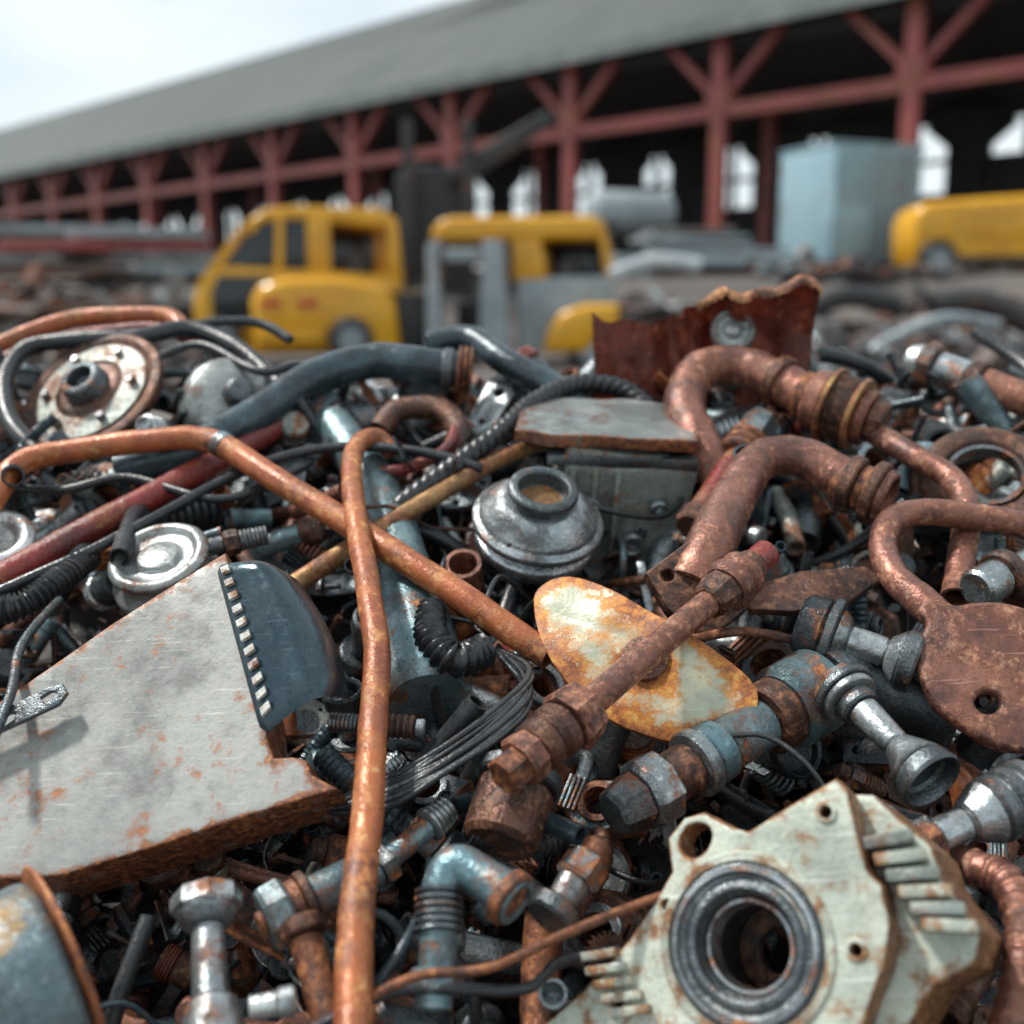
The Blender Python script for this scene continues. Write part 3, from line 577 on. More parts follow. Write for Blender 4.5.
# ---------------------------------------------------------------- FILLERS
def mp_shaft(nm,cat,Lm,segs): return ('shaft',nm,cat,[(pn,seg_me(t0*Lm-Lm/2,t1*Lm-Lm/2,r0,r1,sd,rb,bo),mi) for (t0,t1,r0,r1,sd,pn,mi,rb,bo) in segs])
def mp_tube(nm,cat,pts,r,mod=None,n=8,seg=14,hollow=.78,ex=()):
    C=catmull([Vector(p) for p in pts],n); bm=bmesh.new(); tube(bm,C,r,seg,mod,hollow,jit=.05)
    return ('t',nm,cat,[('tube',finish(bm,50),0)]+list(ex))
PR=[]
for Lm,r in ((.12,.014),(.17,.019),(.22,.011),(.09,.022)): PR.append((2.2,mp_tube('pipe_stub','pipe',[(-Lm/2,0,0),(0,Lm*.04,0),(Lm/2,0,0)],r),'pipe stub'))
for Lm in (.06,.09): PR.append((1.4,mp_shaft('hex_bolt','bolt',Lm,[(0,.2,.015,.015,6,'head',0,0,0),(.2,.28,.02,.02,24,'washer',1,0,0),(.28,1,.008,.008,20,'thread',0,12,0)]),'hex bolt'))
for r in (.014,.019):
    C=[(-.06,0,0),(-.01,0,0),(.02,.005,.0),(.032,.03,0),(.032,.075,0)]
    me=seg_me(-.066,-.046,r*1.3,r*1.3,28); me.transform(Matrix.Rotation(R(90),4,'Y')); 
    me.transform(Matrix.Scale(-1,4,Vector((1,0,0)))) if max(v.co.x for v in me.vertices)>0 else None
    PR.append((3,mp_tube('pipe_elbow','pipe elbow',C,r,ex=[('collar',me,1)]),'pipe elbow'))
PR.append((2.6,mp_tube('hose_piece','hose',[(-.13,0,0),(-.05,.04,.01),(.05,.03,0),(.13,-.04,-.01)],.014,lambda s_,a:1+.13*math.sin(s_*700),30),'corrugated hose piece'))
PR.append((3,mp_tube('hose_piece','hose',[(-.16,0,0),(-.06,.06,.02),(.05,.04,.02),(.15,-.05,-.01)],.011),'smooth hose piece'))
for rr,pp in ((.014,.009),):
    pts=[Vector((rr*math.cos(k*.5),rr*math.sin(k*.5),k*.5/6.283*pp)) for k in range(90)]
    bm=bmesh.new(); tube(bm,pts,.0026,8,None,0); PR.append((.6,('t','coil_spring','spring',[('coil',finish(bm,50),0)]),'coil spring'))
def gear(n,r,h):
    o=[]
    for k in range(n):
        for a,q in ((0,.86),(.2,1),(.5,1),(.7,.86)): an=2*math.pi*(k+a)/n; o.append((r*q*math.cos(an),r*q*math.sin(an)))
    return plate_me([o,circ(0,0,r*.3)],h,.0008)
PR.append((1.,('t','toothed_gear','gear',[('toothed_rim',gear(24,.04,.014),0),('hub',seg_me(-.012,.008,.018,.018,28,0,.6),1)]),'gear'))
PR.append((.8,('t','toothed_gear','gear',[('toothed_rim',gear(16,.026,.02),0),('hub',seg_me(-.02,.01,.013,.013,28,0,.6),1)]),'small gear'))
o=circ(0,0,.042,40); PR.append((2,('t','flange_ring','flange',[('flange_disc',plate_me([o,circ(0,0,.02,28)]+[circ(.031*math.cos(a),.031*math.sin(a),.0035,12) for a in (0,1.57,3.14,4.71)],.01,.0013),0),('neck',seg_me(-.03,-.001,.026,.026,32),1)]),'flange'))
PR.append((2,('t','drilled_bracket','bracket',[('plate',plate_me([[(-.07,-.018),(.06,-.022),(.075,0),(.06,.022),(-.07,.018)],circ(.052,0,.008,16),circ(-.052,0,.006,16),circ(0,0,.005,16)],.006,.001),0)]),'drilled flat bracket'))
PR.append((2,('t','bent_strip','metal strip',[('strip',plate_me([[(-.12,-.014),(.12,-.018),(.12,.014),(-.12,.016)]],.003,.0006,grid=.008,warp=lambda c:Vector((0,0,3*c.x*c.x+.008*math.sin(c.x*40)))),0)]),'bent metal strip'))
PR.append((1.5,('t','connecting_rod','connecting rod',[('rod',plate_me([catmull([Vector(p) for p in [(-.07,-.016),(-.052,-.012),(-.035,-.006),(.03,-.008),(.045,-.022),(.07,-.024),(.082,0),(.07,.024),(.045,.022),(.03,.008),(-.035,.006),(-.052,.012),(-.07,.016),(-.078,0)]],5,True),circ(.06,0,.014,24),circ(-.063,0,.007,20)],.015,.002),0)]),'connecting rod'))
PR.append((3,mp_shaft('valve_fitting','valve',.12,[(0,.15,.02,.02,6,'cap',0,0,0),(.15,.3,.015,.015,24,'neck',1,0,0),(.3,.45,.026,.026,32,'flange',0,0,0),(.45,.8,.014,.017,28,'stem',0,0,0),(.8,1,.023,.024,32,'mouth',1,0,.75)]),'valve fitting'))
PR.append((3,mp_shaft('pipe_coupling','coupling',.1,[(0,.2,.015,.015,24,'neck',0,0,.7),(.2,.5,.024,.024,8,'nut',1,0,0),(.5,.9,.021,.021,28,'ribbed_sleeve',0,5,0),(.9,1,.016,.016,28,'lip',0,0,.7)]),'pipe coupling'))
PR.append((1.4,mp_shaft('piston','piston',.06,[(0,.6,.028,.028,40,'skirt',0,0,0),(.6,.95,.029,.029,40,'ring_band',1,4,0),(.95,1,.028,.027,40,'crown',0,0,0)]),'piston'))
PR.append((1.8,mp_shaft('metal_cup','cup',.06,[(0,.7,.027,.03,40,'cup',0,0,0),(.7,1,.034,.034,40,'rim',1,0,.82)]),'open metal cup'))
PR.append((1.4,mp_shaft('small_motor','motor',.12,[(0,.1,.026,.03,36,'end_cap',1,0,0),(.1,.8,.034,.034,40,'casing',0,8,0),(.8,.9,.03,.02,36,'shoulder',1,0,0),(.9,1,.008,.008,20,'spindle',0,0,0)]),'small motor'))
PR.append((2.5,mp_tube('loose_cable','cable',[(-.18,0,0),(-.1,.04,.02),(0,-.02,.025),(.09,.03,.01),(.17,0,-.02)],.0035,None,8,8,0),'loose cable'))
PR.append((.8,('t','hex_nut','nut',[('nut',seg_me(-.008,.008,.018,.018,6,0,.55),0)]),'hex nut'))
bm=bmesh.new(); C=catmull([Vector((.045*math.cos(a),.045*math.sin(a),0)) for a in [k*.3 for k in range(17)]],3); tube(bm,C,.007,12,None,0); PR.append((1.5,('t','curved_hook','hook',[('hook',finish(bm,50),0)]),'curved hook'))
def casting(seed,n):
    random.seed(seed); o=[]
    for k in range(n): 
        a=2*math.pi*k/n; r=random.uniform(.04,.072); o.append(Vector((r*math.cos(a),r*math.sin(a)*.75)))
    w_=lambda c:noise.noise_vector(c*25)*.003
    hl=circ(.006,0,.02,28)
    parts=[('block',plate_me([o,hl],.045,.004,grid=.012,edge=.008,warp=w_),0)]
    bm=bmesh.new(); lathe(bm,[(.0205,-.012),(.03,-.012),(.03,.007),(.0205,.007)],32,Matrix.Translation((.006,0,0)),.001,close=True); parts.append(('rim',finish(bm),1))
    bm=bmesh.new(); lathe(bm,[(0,-.01),(.011,-.01),(.011,.018),(.007,.02),(.006,.012),(0,.012)],24,Matrix.Translation((-.034,.01,0)),.001); parts.append(('boss',finish(bm),1))
    for q in range(4):
        bm=bmesh.new(); box(bm,.004,.05,.012,Matrix.Translation((.034+q*.007,0,.004)),.001); parts.append(('rib',finish(bm),0))
    return parts
for sd in (3,8,21): PR.append((2.0,('t','broken_casting','casting',casting(sd,11)),'broken casting'))
random.seed(5)
mt_list=[('rust',2,'rusty brown'),('rust_pink',1.6,'pinkish rusted'),('rust_dark',3.6,'dark rusted'),('steel',4,'grey steel'),('steel_light',1,'pale steel'),('steel_teal',4.8,'blue-grey'),('steel_dark',7,'dark steel'),('gun',5,'black metal'),('rust_orange',.4,'orange rusted'),('green_grey',1.4,'green-grey'),('red',.3,'dark red'),('mint',.25,'cream')]
rub_list=[('rubber',3,'black rubber'),('rubber_blue',2,'blue-black'),('rust_dark',.5,'dark brown')]
bpy.context.view_layer.update()
HP=[]
for sh,o in HERO:
    x,y=topx(o.matrix_world.translation); HP.append((sh,x,y))
def wc(l): return random.choices(l,[q[1] for q in l])[0]
def rel(x,y):
    b_=min(HP,key=lambda h:(h[1]-x)**2+(h[2]-y)**2); dx,dy=x-b_[1],y-b_[2]; d=math.hypot(dx,dy)
    w='left of' if dx<0 else 'right of'
    if abs(dy)>abs(dx): w='just above' if dy<0 else 'just below'
    v='beside' if d<45 else w
    return v+' the '+b_[0]
def surf_z(x,y):
    z=.286+.55*(y-.849)
    if y>1.75: z=.286+.55*(1.75-.849)-.25*(y-1.75)
    return z+.02*noise.noise(Vector((x*4,y*4,0)))
ZONES=[(-80,590,345,900,.08),(60,820,240,1024,.05),(30,330,150,450,.06),(190,350,280,450,.05),(530,400,690,560,.07),(480,450,600,580,.05),(620,790,900,1040,.06),(545,570,750,730,.05),(590,280,815,380,.07),(920,600,1060,740,.05)]
def filler(x,y,dz,smin,smax):
    p=random.choices(PR,[q[0] for q in PR])[0]; _,nm,cat,parts=p[1]
    soft=nm in('hose_piece','loose_cable'); m1=wc(rub_list if soft else mt_list); m2=wc(mt_list)
    z=surf_z(x,y)+dz; px,py=topx(Vector((x,y,z)))
    for zx0,zy0,zx1,zy1,dd in ZONES:
        if zx0<px<zx1 and zy0<py<zy1: z-=dd; smax=min(smax,.85); smin=min(smin,.8)
    Z=Vector((random.gauss(0,1),random.gauss(0,1)-.4,random.gauss(0,.7)+.3)).normalized()
    if nm in('broken_casting','toothed_gear','flange_ring','drilled_bracket'): Z=Vector((random.gauss(0,.6),-.9+random.gauss(0,.5),.9)).normalized()
    Mx=frame(Vector((x,y,z)),Z,Vector((random.gauss(0,1),random.gauss(0,1),random.gauss(0,.4)+.01)))@Matrix.Scale(random.uniform(smin,smax),4)
    lab=f"{m1[2]} {p[2]} {rel(px,py)}"
    def st(c,me,mn):
        if not me.materials: me.materials.append(None)
        c.material_slots[0].link='OBJECT'; c.material_slots[0].material=MT[mn]
    if len(parts)==1:
        o=bpy.data.objects.new(nm,parts[0][1]); COL.objects.link(o); o.matrix_world=Mx; st(o,parts[0][1],m1[0])
    else:
        o=bpy.data.objects.new(nm,None); o.empty_display_size=.02; COL.objects.link(o); o.matrix_world=Mx
        for pn,me,mi in parts:
            c=bpy.data.objects.new(pn,me); COL.objects.link(c); c.parent=o; st(c,me,m1[0] if mi==0 else m2[0])
    tag(o,lab,cat,'loose '+p[2]+'s in the scrap heap')
for dz,step,s0,s1 in ((-.07,.075,.85,1.3),(-.022,.062,.6,1.1),(.0,.095,.5,.8)):
    y=.74
    while y<1.98:
        xm=.50*y+.06; x=-xm
        while x<xm:
            filler(x+random.uniform(-.45,.45)*step,y+random.uniform(-.45,.45)*step,dz+random.uniform(-.02,.015),s0,s1*(1 if y<1.5 else 1.15))
            x+=step*(1 if y<1.4 else 1.2)
        y+=step*(1 if y<1.4 else 1.15)
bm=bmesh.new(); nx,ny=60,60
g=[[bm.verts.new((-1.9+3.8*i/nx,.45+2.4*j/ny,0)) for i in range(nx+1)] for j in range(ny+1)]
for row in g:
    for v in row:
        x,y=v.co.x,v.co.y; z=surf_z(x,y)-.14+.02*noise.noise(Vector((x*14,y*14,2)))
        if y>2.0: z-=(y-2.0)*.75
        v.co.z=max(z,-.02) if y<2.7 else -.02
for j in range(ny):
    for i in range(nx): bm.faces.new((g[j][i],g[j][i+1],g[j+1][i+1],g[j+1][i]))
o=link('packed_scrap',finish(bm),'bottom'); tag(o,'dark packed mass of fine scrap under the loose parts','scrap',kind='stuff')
def shards(n,pts,smin,smax,nm=1,flat=0):
    bm=bmesh.new()
    for k in range(n):
        p=pts(); s_=random.uniform(smin,smax)*(2.2 if random.random()<.1 else 1)
        ax=Vector((random.gauss(0,1),random.gauss(0,1),random.gauss(0,1))).normalized(); an=random.uniform(0,6.28)
        if flat and random.random()<flat: Mr=Matrix.Translation(p)@Matrix.Rotation(random.uniform(-.5,.5),4,'Z')@Matrix.Rotation(random.gauss(0,.15),4,'Y')
        else: Mr=Matrix.Translation(p)@Matrix.Rotation(an,4,ax)
        q=random.random()
        if q<.5: fs=box(bm,s_*random.uniform(.8,3.),s_*random.uniform(.2,1.1),s_*random.uniform(.03,.3),Mr)
        elif q<.8: fs=lathe(bm,[(0,-s_),(s_*.2,-s_),(s_*.24,s_*.8),(0,s_*.8)],10,Mr@(Matrix.Rotation(R(90),4,'Y') if flat else Matrix.Identity(4)))
        else: fs=lathe(bm,[(0,-s_*.1),(s_*.6,-s_*.1),(s_*.6,s_*.1),(s_*.3,s_*.12),(0,s_*.12)],14,Mr)
        if nm>1:
            mi=random.randrange(nm)
            for f in fs: f.material_index=mi
    return finish(bm,30)
for mat,n,lab in (('gun',1500,'black fine metal scraps packed in the gaps of the heap'),('steel_dark',1100,'grey fine metal scraps packed in the gaps of the heap'),('rust_dark',1000,'rusty fine metal scraps packed in the gaps of the heap')):
    def pp():
        y=random.uniform(.7,2.0); x=random.uniform(-1,1)*(.6*y+.12); return Vector((x,y,surf_z(x,y)-.095+random.uniform(-.035,.03)))
    tag(link('fine_scrap',shards(n,pp,.010,.026),mat),lab,'scrap',kind='stuff',group='fine scrap filling the heap')
# ---------------------------------------------------------------- BACKGROUND
def gz(y): 
    t=max(0,min(1,(y-17)/5)); return 1.4*t*t*(3-2*t)
bm=bmesh.new(); ys=[-30,-5,0,3,8,12,15,17,18,19,20,21,22,26,40,80,200,800,3000]; xs=[-2500,-500,-120,-60,-30,-15,-6,0,6,15,30,60,120,500,2500]
g=[[bm.verts.new((x,y,gz(y))) for x in xs] for y in ys]
for j in range(len(ys)-1):
    for i in range(len(xs)-1): bm.faces.new((g[j][i],g[j][i+1],g[j+1][i+1],g[j+1][i]))
struct('ground',finish(bm,60),'dirt_ground')
th=math.atan(.993); bay=6.06
dv=Vector((-math.sin(th),math.cos(th),0)); nv=Vector((math.cos(th),math.sin(th),0)); B0=Vector((10.6,30.55,0))
Ms=Matrix((( -dv.x,nv.x,0,B0.x),(-dv.y,nv.y,0,B0.y),(0,0,.96,0),(0,0,0,1)))
shed=thing('open_shed','long open-sided industrial shed with grey sloping roof and red steel columns','building',Ms)
ns=range(-3,19); X=lambda n:-n*bay
xa,xb=X(19),X(-3.5)
WY=15.5
for n in ns:
    bm=bmesh.new(); box(bm,.32,.32,7.8,Matrix.Translation((X(n),0,1.4+3.9)),.03); box(bm,.46,.1,7.7,Matrix.Translation((X(n),-.2,1.4+3.85)))
    c=link('column',finish(bm),'bg_red_steel',shed)
    for sg in (-1,1):
        bm=bmesh.new(); box(bm,.24,.24,2.7,Matrix.Translation((X(n)+sg*1.0,-.02,8.0))@Matrix.Rotation(sg*R(46),4,'Y')); link('brace',finish(bm),'bg_red_steel',c)
    bm=bmesh.new(); box(bm,.8,.5,.5,Matrix.Translation((X(n),-.02,7.15))); link('bracket',finish(bm),'bg_red_steel',c)
    if n%2==0:
        bm=bmesh.new(); box(bm,.4,.4,7,Matrix.Translation((X(n)+2,9,5.0))); link('inner_column',finish(bm),'bg_red_steel',shed)
bm=bmesh.new(); box(bm,xb-xa,.3,.4,Matrix.Translation(((xa+xb)/2,-.06,6.75))); link('tie_beam',finish(bm),'bg_red_steel',shed)
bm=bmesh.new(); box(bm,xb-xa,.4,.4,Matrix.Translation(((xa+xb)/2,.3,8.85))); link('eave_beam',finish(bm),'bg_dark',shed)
bm=bmesh.new()
e0=bm.verts.new((xa,-.9,9.0)); e1=bm.verts.new((xb,-.9,9.0)); r0=bm.verts.new((xa,12,16.9)); r1=bm.verts.new((xb,12,16.9)); f0=bm.verts.new((xa,16,14.2)); f1=bm.verts.new((xb,16,14.2))
bm.faces.new((e0,e1,r1,r0)); bm.faces.new((r0,r1,f1,f0)); bmesh.ops.solidify(bm,geom=bm.faces[:],thickness=.15)
link('roof',finish(bm),'roof',shed)
bm=bmesh.new(); box(bm,xb-xa,WY,.1,Matrix.Translation(((xa+xb)/2,WY/2,8.64))); link('roof_shade_sheet',finish(bm),'bg_dark',shed)  # dark flat sheet added below the roof so its underside looks shaded black
bm=bmesh.new(); box(bm,xb-xa,.12,.45,Matrix.Translation(((xa+xb)/2,-.98,9.05))); link('fascia',finish(bm),'roof',shed)
bm=bmesh.new(); x=xa; k=0
box(bm,xb-xa,.3,4.0,Matrix.Translation(((xa+xb)/2,WY,3.3)))
box(bm,xb-xa,.3,6.2,Matrix.Translation(((xa+xb)/2,WY,11.2)))
while x<xb:
    w_=random.choice((1.5,2.0,2.6,1.7)); box(bm,w_,.34,3.0,Matrix.Translation((x,WY,6.7)))
    box(bm,.18,.3,3.0,Matrix.Translation((x+2.2,WY,6.7))); box(bm,4.5,.3,.18,Matrix.Translation((x+2.2,WY-.03,6.6)))
    for sg in (-1,1): box(bm,1.5,.32,.7,Matrix.Translation((x+2.2+sg*1.2,WY+.02,7.7))@Matrix.Rotation(sg*.7,4,'Y'))
    if k%4==1: box(bm,1.9,.34,1.6,Matrix.Translation((x+1.6,WY,5.9)))
    x+=4.4; k+=1
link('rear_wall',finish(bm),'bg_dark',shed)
for k in range(16):
    n=k*1.15-2; w_=random.uniform(1.5,4); h_=random.uniform(1.2,2.6)
    Mx=Ms@Matrix.Translation((X(n)+random.uniform(-1,1),random.uniform(3,12),1.4))@Matrix.Rotation(random.uniform(-.4,.4),4,'Z')
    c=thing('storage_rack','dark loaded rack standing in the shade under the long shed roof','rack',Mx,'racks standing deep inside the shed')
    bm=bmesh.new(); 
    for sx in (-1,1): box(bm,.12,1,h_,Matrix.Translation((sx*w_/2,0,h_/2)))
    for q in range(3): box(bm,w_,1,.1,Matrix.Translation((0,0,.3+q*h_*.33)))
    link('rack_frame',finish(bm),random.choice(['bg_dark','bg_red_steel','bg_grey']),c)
    for q in range(3):
        bm=bmesh.new(); box(bm,w_*random.uniform(.3,.6),.8,h_*.22,Matrix.Translation((random.uniform(-.2,.2)*w_,0,.36+q*h_*.33+h_*.11)),.03); link('load',finish(bm),random.choice(['bg_scrap_rust','bg_grey','bg_scrap','bg_black','bg_scrap_light']),c)
# vehicles
def side(pts,w,bev=.05):
    me=plate_me([pts],w,bev); me.transform(Matrix.Rotation(R(90),4,'X')); return me
def sm(px,py,px0,T): p=Pd(px,py,T); return (p.x-Pd(px0,300,T).x,p.z)
def wheel(par,x,y,z,r,name='wheel'):
    bm=bmesh.new(); Mx=Matrix.Translation((x,y,z))@Matrix.Rotation(R(90),4,'X')
    lathe(bm,[(r*.6,-.12),(r*.9,-.12),(r,-.07),(r,.07),(r*.9,.12),(r*.6,.12)],28,Mx,.02,close=True); w=link(name,finish(bm),'bg_black',par)
    bm=bmesh.new(); lathe(bm,[(0,-.05),(r*.6,-.09),(r*.6,.09),(0,.1)],24,Mx,.01); link('rim',finish(bm),'bg_grey',w)
def addp(par,nm,S,l,w,y,mat,bev=.03):
    me=side(S(l),w,bev); me.transform(Matrix.Translation((0,y,0))); return link(nm,me,mat,par)
T=15.; O=Pd(300,300,T); Mv=Matrix.Translation((O.x,O.y,0))@Matrix.Rotation(R(14),4,'Z')
A=thing('yellow_pickup','yellow crew-cab pickup truck with dark windows parked behind the heap, left of the other vehicles','pickup truck',Mv)
S=lambda l,T=T,p0=300:[sm(a,b_,p0,T) for a,b_ in l]
addp(A,'body',S,[(199,355),(197,304),(201,288),(210,274),(226,266),(330,270),(398,276),(405,290),(440,292),(440,355)],1.6,0,'bg_yellow',.1)
addp(A,'roof',S,[(244,234),(256,219),(272,210),(300,207),(380,208),(394,213),(400,226),(392,228),(300,220),(268,222),(256,236)],1.5,.05,'bg_yellow',.05)
for yy in (.02,1.5):
    for l in ([(200,286),(246,226),(255,224),(212,284)],[(276,282),(280,214),(287,214),(284,282)],[(309,282),(309,214),(332,214),(332,282)],[(388,282),(390,216),(399,218),(405,284)]): addp(A,'pillar',S,l,.09,yy,'bg_yellow',.012)
for yy in (.07,1.53):
    addp(A,'window',S,[(214,282),(254,230),(280,220),(276,282)],.02,yy,'bg_glass',.004)
    addp(A,'window',S,[(285,282),(288,220),(309,220),(308,282)],.02,yy,'bg_glass',.004)
addp(A,'window',S,[(332,282),(333,220),(390,222),(392,282)],.02,1.53,'bg_glass',.004)
addp(A,'door_panel',S,[(214,326),(215,292),(222,276),(272,276),(272,326)],.05,-.045,'bg_glass',.012)
addp(A,'seat',S,[(340,290),(350,258),(364,252),(370,290)],1.1,.2,'bg_black',.05)
addp(A,'fender',S,[(254,352),(252,300),(260,285),(285,278),(340,277),(376,284),(392,300),(397,352)],.55,-.5,'bg_yellow',.16)
for px in (270,304): addp(A,'tail_light',S,[(px-10,306),(px-8,300),(px+9,300),(px+10,306)],.08,-.54,'bg_lamp_red',.01)
addp(A,'bumper',S,[(256,340),(256,330),(318,330),(318,340)],.1,-.58,'bg_yellow',.02)
addp(A,'tailgate',S,[(396,350),(392,292),(438,292),(440,350)],.5,-.3,'bg_black',.04)
for px,y in ((345,-.6),(222,-.06),(222,1.5),(345,1.5)): x,z=sm(px,338,300,T); wheel(A,x,y,z,.3)
O=Pd(520,300,T); Mv=Matrix.Translation((O.x,O.y,0))@Matrix.Rotation(R(-6),4,'Z')
Bt=thing('utility_truck','small utility truck with yellow roof and grey stripped body, right of the yellow pickup','truck',Mv)
S=lambda l:[sm(a,b_,520,T) for a,b_ in l]
addp(Bt,'roof',S,[(430,240),(431,230),(438,221),(450,217),(590,217),(602,223),(606,240)],1.7,0,'bg_yellow',.08)
addp(Bt,'body',S,[(516,352),(516,278),(606,276),(616,286),(618,352)],1.6,0,'bg_grey',.06)
addp(Bt,'rear_panel',S,[(446,352),(446,300),(480,300),(480,352)],.6,.8,'bg_black')
for l in ([(428,352),(430,246),(442,240),(444,352)],[(480,352),(486,242),(506,242),(512,352)],[(446,262),(446,250),(484,250),(484,262)],[(446,352),(446,330),(480,330),(480,352)]): addp(Bt,'frame_post',S,l,.3,-.3,'bg_grey')
for yy in (.02,1.5):
    for l in ([(512,282),(512,238),(540,238),(548,282)],[(605,282),(598,238),(606,238),(614,282)]): addp(Bt,'pillar',S,l,.12,yy,'bg_yellow')
addp(Bt,'window',S,[(540,282),(538,238),(602,238),(608,282)],.02,1.56,'bg_glass',.004)
addp(Bt,'seat',S,[(556,282),(558,262),(572,256),(578,282)],1.2,.2,'bg_black')
addp(Bt,'fender',S,[(545,352),(550,328),(562,312),(585,304),(618,304),(620,330),(600,334),(588,352)],.5,-.35,'bg_yellow',.1)
for px,y in ((590,-.2),(590,1.5),(455,-.2),(455,1.5)): x,z=sm(px,348,520,T); wheel(Bt,x,y,z,.28)
T2=24.; O=Pd(972,300,T2); Mv=Matrix.Translation((O.x,O.y,0))@Matrix.Rotation(R(-4),4,'Z')
V=thing('yellow_van','yellow van with rounded body at the right edge under the shed columns','van',Mv)
S=lambda l:[sm(a,b_,960,T2) for a,b_ in l]
addp(V,'body',S,[(899,256),(897,222),(903,208),(915,202),(1010,196),(1080,194),(1110,204),(1112,266),(905,266)],1.8,0,'bg_yellow',.15)
addp(V,'side_panel',S,[(905,240),(908,212),(938,209),(938,240)],.06,-.03,'bg_yellow',.02)
addp(V,'side_panel',S,[(950,240),(952,208),(1015,204),(1015,240)],.06,-.03,'bg_yellow',.02)
for px in (1045,1085): addp(V,'window',S,[(px-15,225),(px-15,202),(px+16,202),(px+16,225)],.06,-.04,'bg_glass',.01)
addp(V,'trim_strip',S,[(905,256),(905,264),(1112,264),(1112,256)],.05,-.05,'bg_black',.01)
for px in (922,1075): x,z=sm(px,260,960,T2); wheel(V,x,-.12,z,.42); wheel(V,x,1.7,z,.36)
T3=27.; O=Pd(872,300,T3); Mv=Matrix.Translation((O.x,O.y,0))@Matrix.Rotation(R(22),4,'Z')
K=thing('blue_container','pale blue metal cabin container standing under the shed','container',Mv)
zb=Pd(850,262,T3).z; zt=Pd(850,150,T3).z; hh=zt-zb
bm=bmesh.new(); box(bm,2.6,2.2,hh,Matrix.Translation((0,1.1,zb+hh/2)),.06); link('shell',finish(bm),'bg_blue',K)
bm=bmesh.new(); box(bm,2.66,2.24,.08,Matrix.Translation((0,1.1,zt+.03)),.02); link('roof_cap',finish(bm),'bg_blue',K)
for k in range(6):
    bm=bmesh.new(); box(bm,.08,.08,hh*.9,Matrix.Translation((-.1+k*.22,-.03,zb+hh/2)),.01); link('rib',finish(bm),'bg_grey',K)
for q in range(2):
    bm=bmesh.new(); box(bm,.95,.06,hh*.42,Matrix.Translation((-.72,-.02,zb+hh*(.26+.47*q))),.02); link('door_panel',finish(bm),'bg_blue',K)
bm=bmesh.new(); box(bm,2.8,2.4,max(.2,zb-1.3),Matrix.Translation((0,1.1,1.35+(zb-1.4)/2)),.03); link('plinth',finish(bm),'bg_dark',K)
T4=20.; O=Pd(450,300,T4)
Hn=thing('material_handler','dark forklift-like handling machine with a raised mast and boom behind the vehicles','forklift',Matrix.Translation((O.x,O.y,0)))
S=lambda l:[sm(a,b_,450,T4) for a,b_ in l]
addp(Hn,'cab',S,[(398,300),(398,178),(410,168),(452,168),(468,200),(470,300)],1.4,0,'bg_black',.05)
for px in (412,470): addp(Hn,'mast_rail',S,[(px-5,300),(px-5,128),(px+5,128),(px+5,300)],.15,-.4,'bg_black',.02)
addp(Hn,'boom',S,[(450,185),(452,172),(545,118),(556,126),(470,186)],.3,-.3,'bg_black')
addp(Hn,'counterweight',S,[(500,300),(500,240),(520,222),(560,222),(572,250),(572,300)],1.2,0,'bg_dark',.06)
x,z=sm(420,315,450,T4); wheel(Hn,x,-.2,max(z,.9),.4)
T5=26.; O=Pd(630,212,T5)
Tk=thing('storage_tank','grey horizontal cylindrical tank on the scrap in front of the shed','tank',Matrix.Translation(O)@Matrix.Rotation(R(20),4,'Z'))
bm=bmesh.new(); lathe(bm,[(0,-1.1),(.3,-1.08),(.46,-.95),(.48,-.8),(.48,.8),(.46,.95),(.3,1.08),(0,1.1)],32,Matrix.Rotation(R(90),4,'Y')); link('barrel',finish(bm),'bg_grey',Tk)
for sx in (-.7,.7):
    bm=bmesh.new(); box(bm,.2,.9,1.7,Matrix.Translation((sx,0,-1.1)),.02); link('saddle',finish(bm),'bg_dark',Tk)
T6=22.; O=Pd(700,262,T6)
Fb=thing('flatbed_trailer','long pale flatbed loaded with sheets, left of the blue cabin','trailer',Matrix.Translation(O)@Matrix.Rotation(R(8),4,'Z'))
bm=bmesh.new(); box(bm,3.8,1.6,.22,Matrix.Translation((0,0,0)),.03); link('deck',finish(bm),'bg_grey',Fb)
for k in range(4):
    bm=bmesh.new(); box(bm,random.uniform(1.4,3),1.3,.1,Matrix.Translation((random.uniform(-.6,.6),0,.18+k*.13))@Matrix.Rotation(random.uniform(-.04,.04),4,'Y'),.02); link('loaded_sheet',finish(bm),random.choice(['bg_scrap_light','bg_grey','bg_scrap']),Fb)
for sx in (-1.4,1.3): wheel(Fb,sx,-.75,-.35,.33); wheel(Fb,sx,.75,-.35,.33)
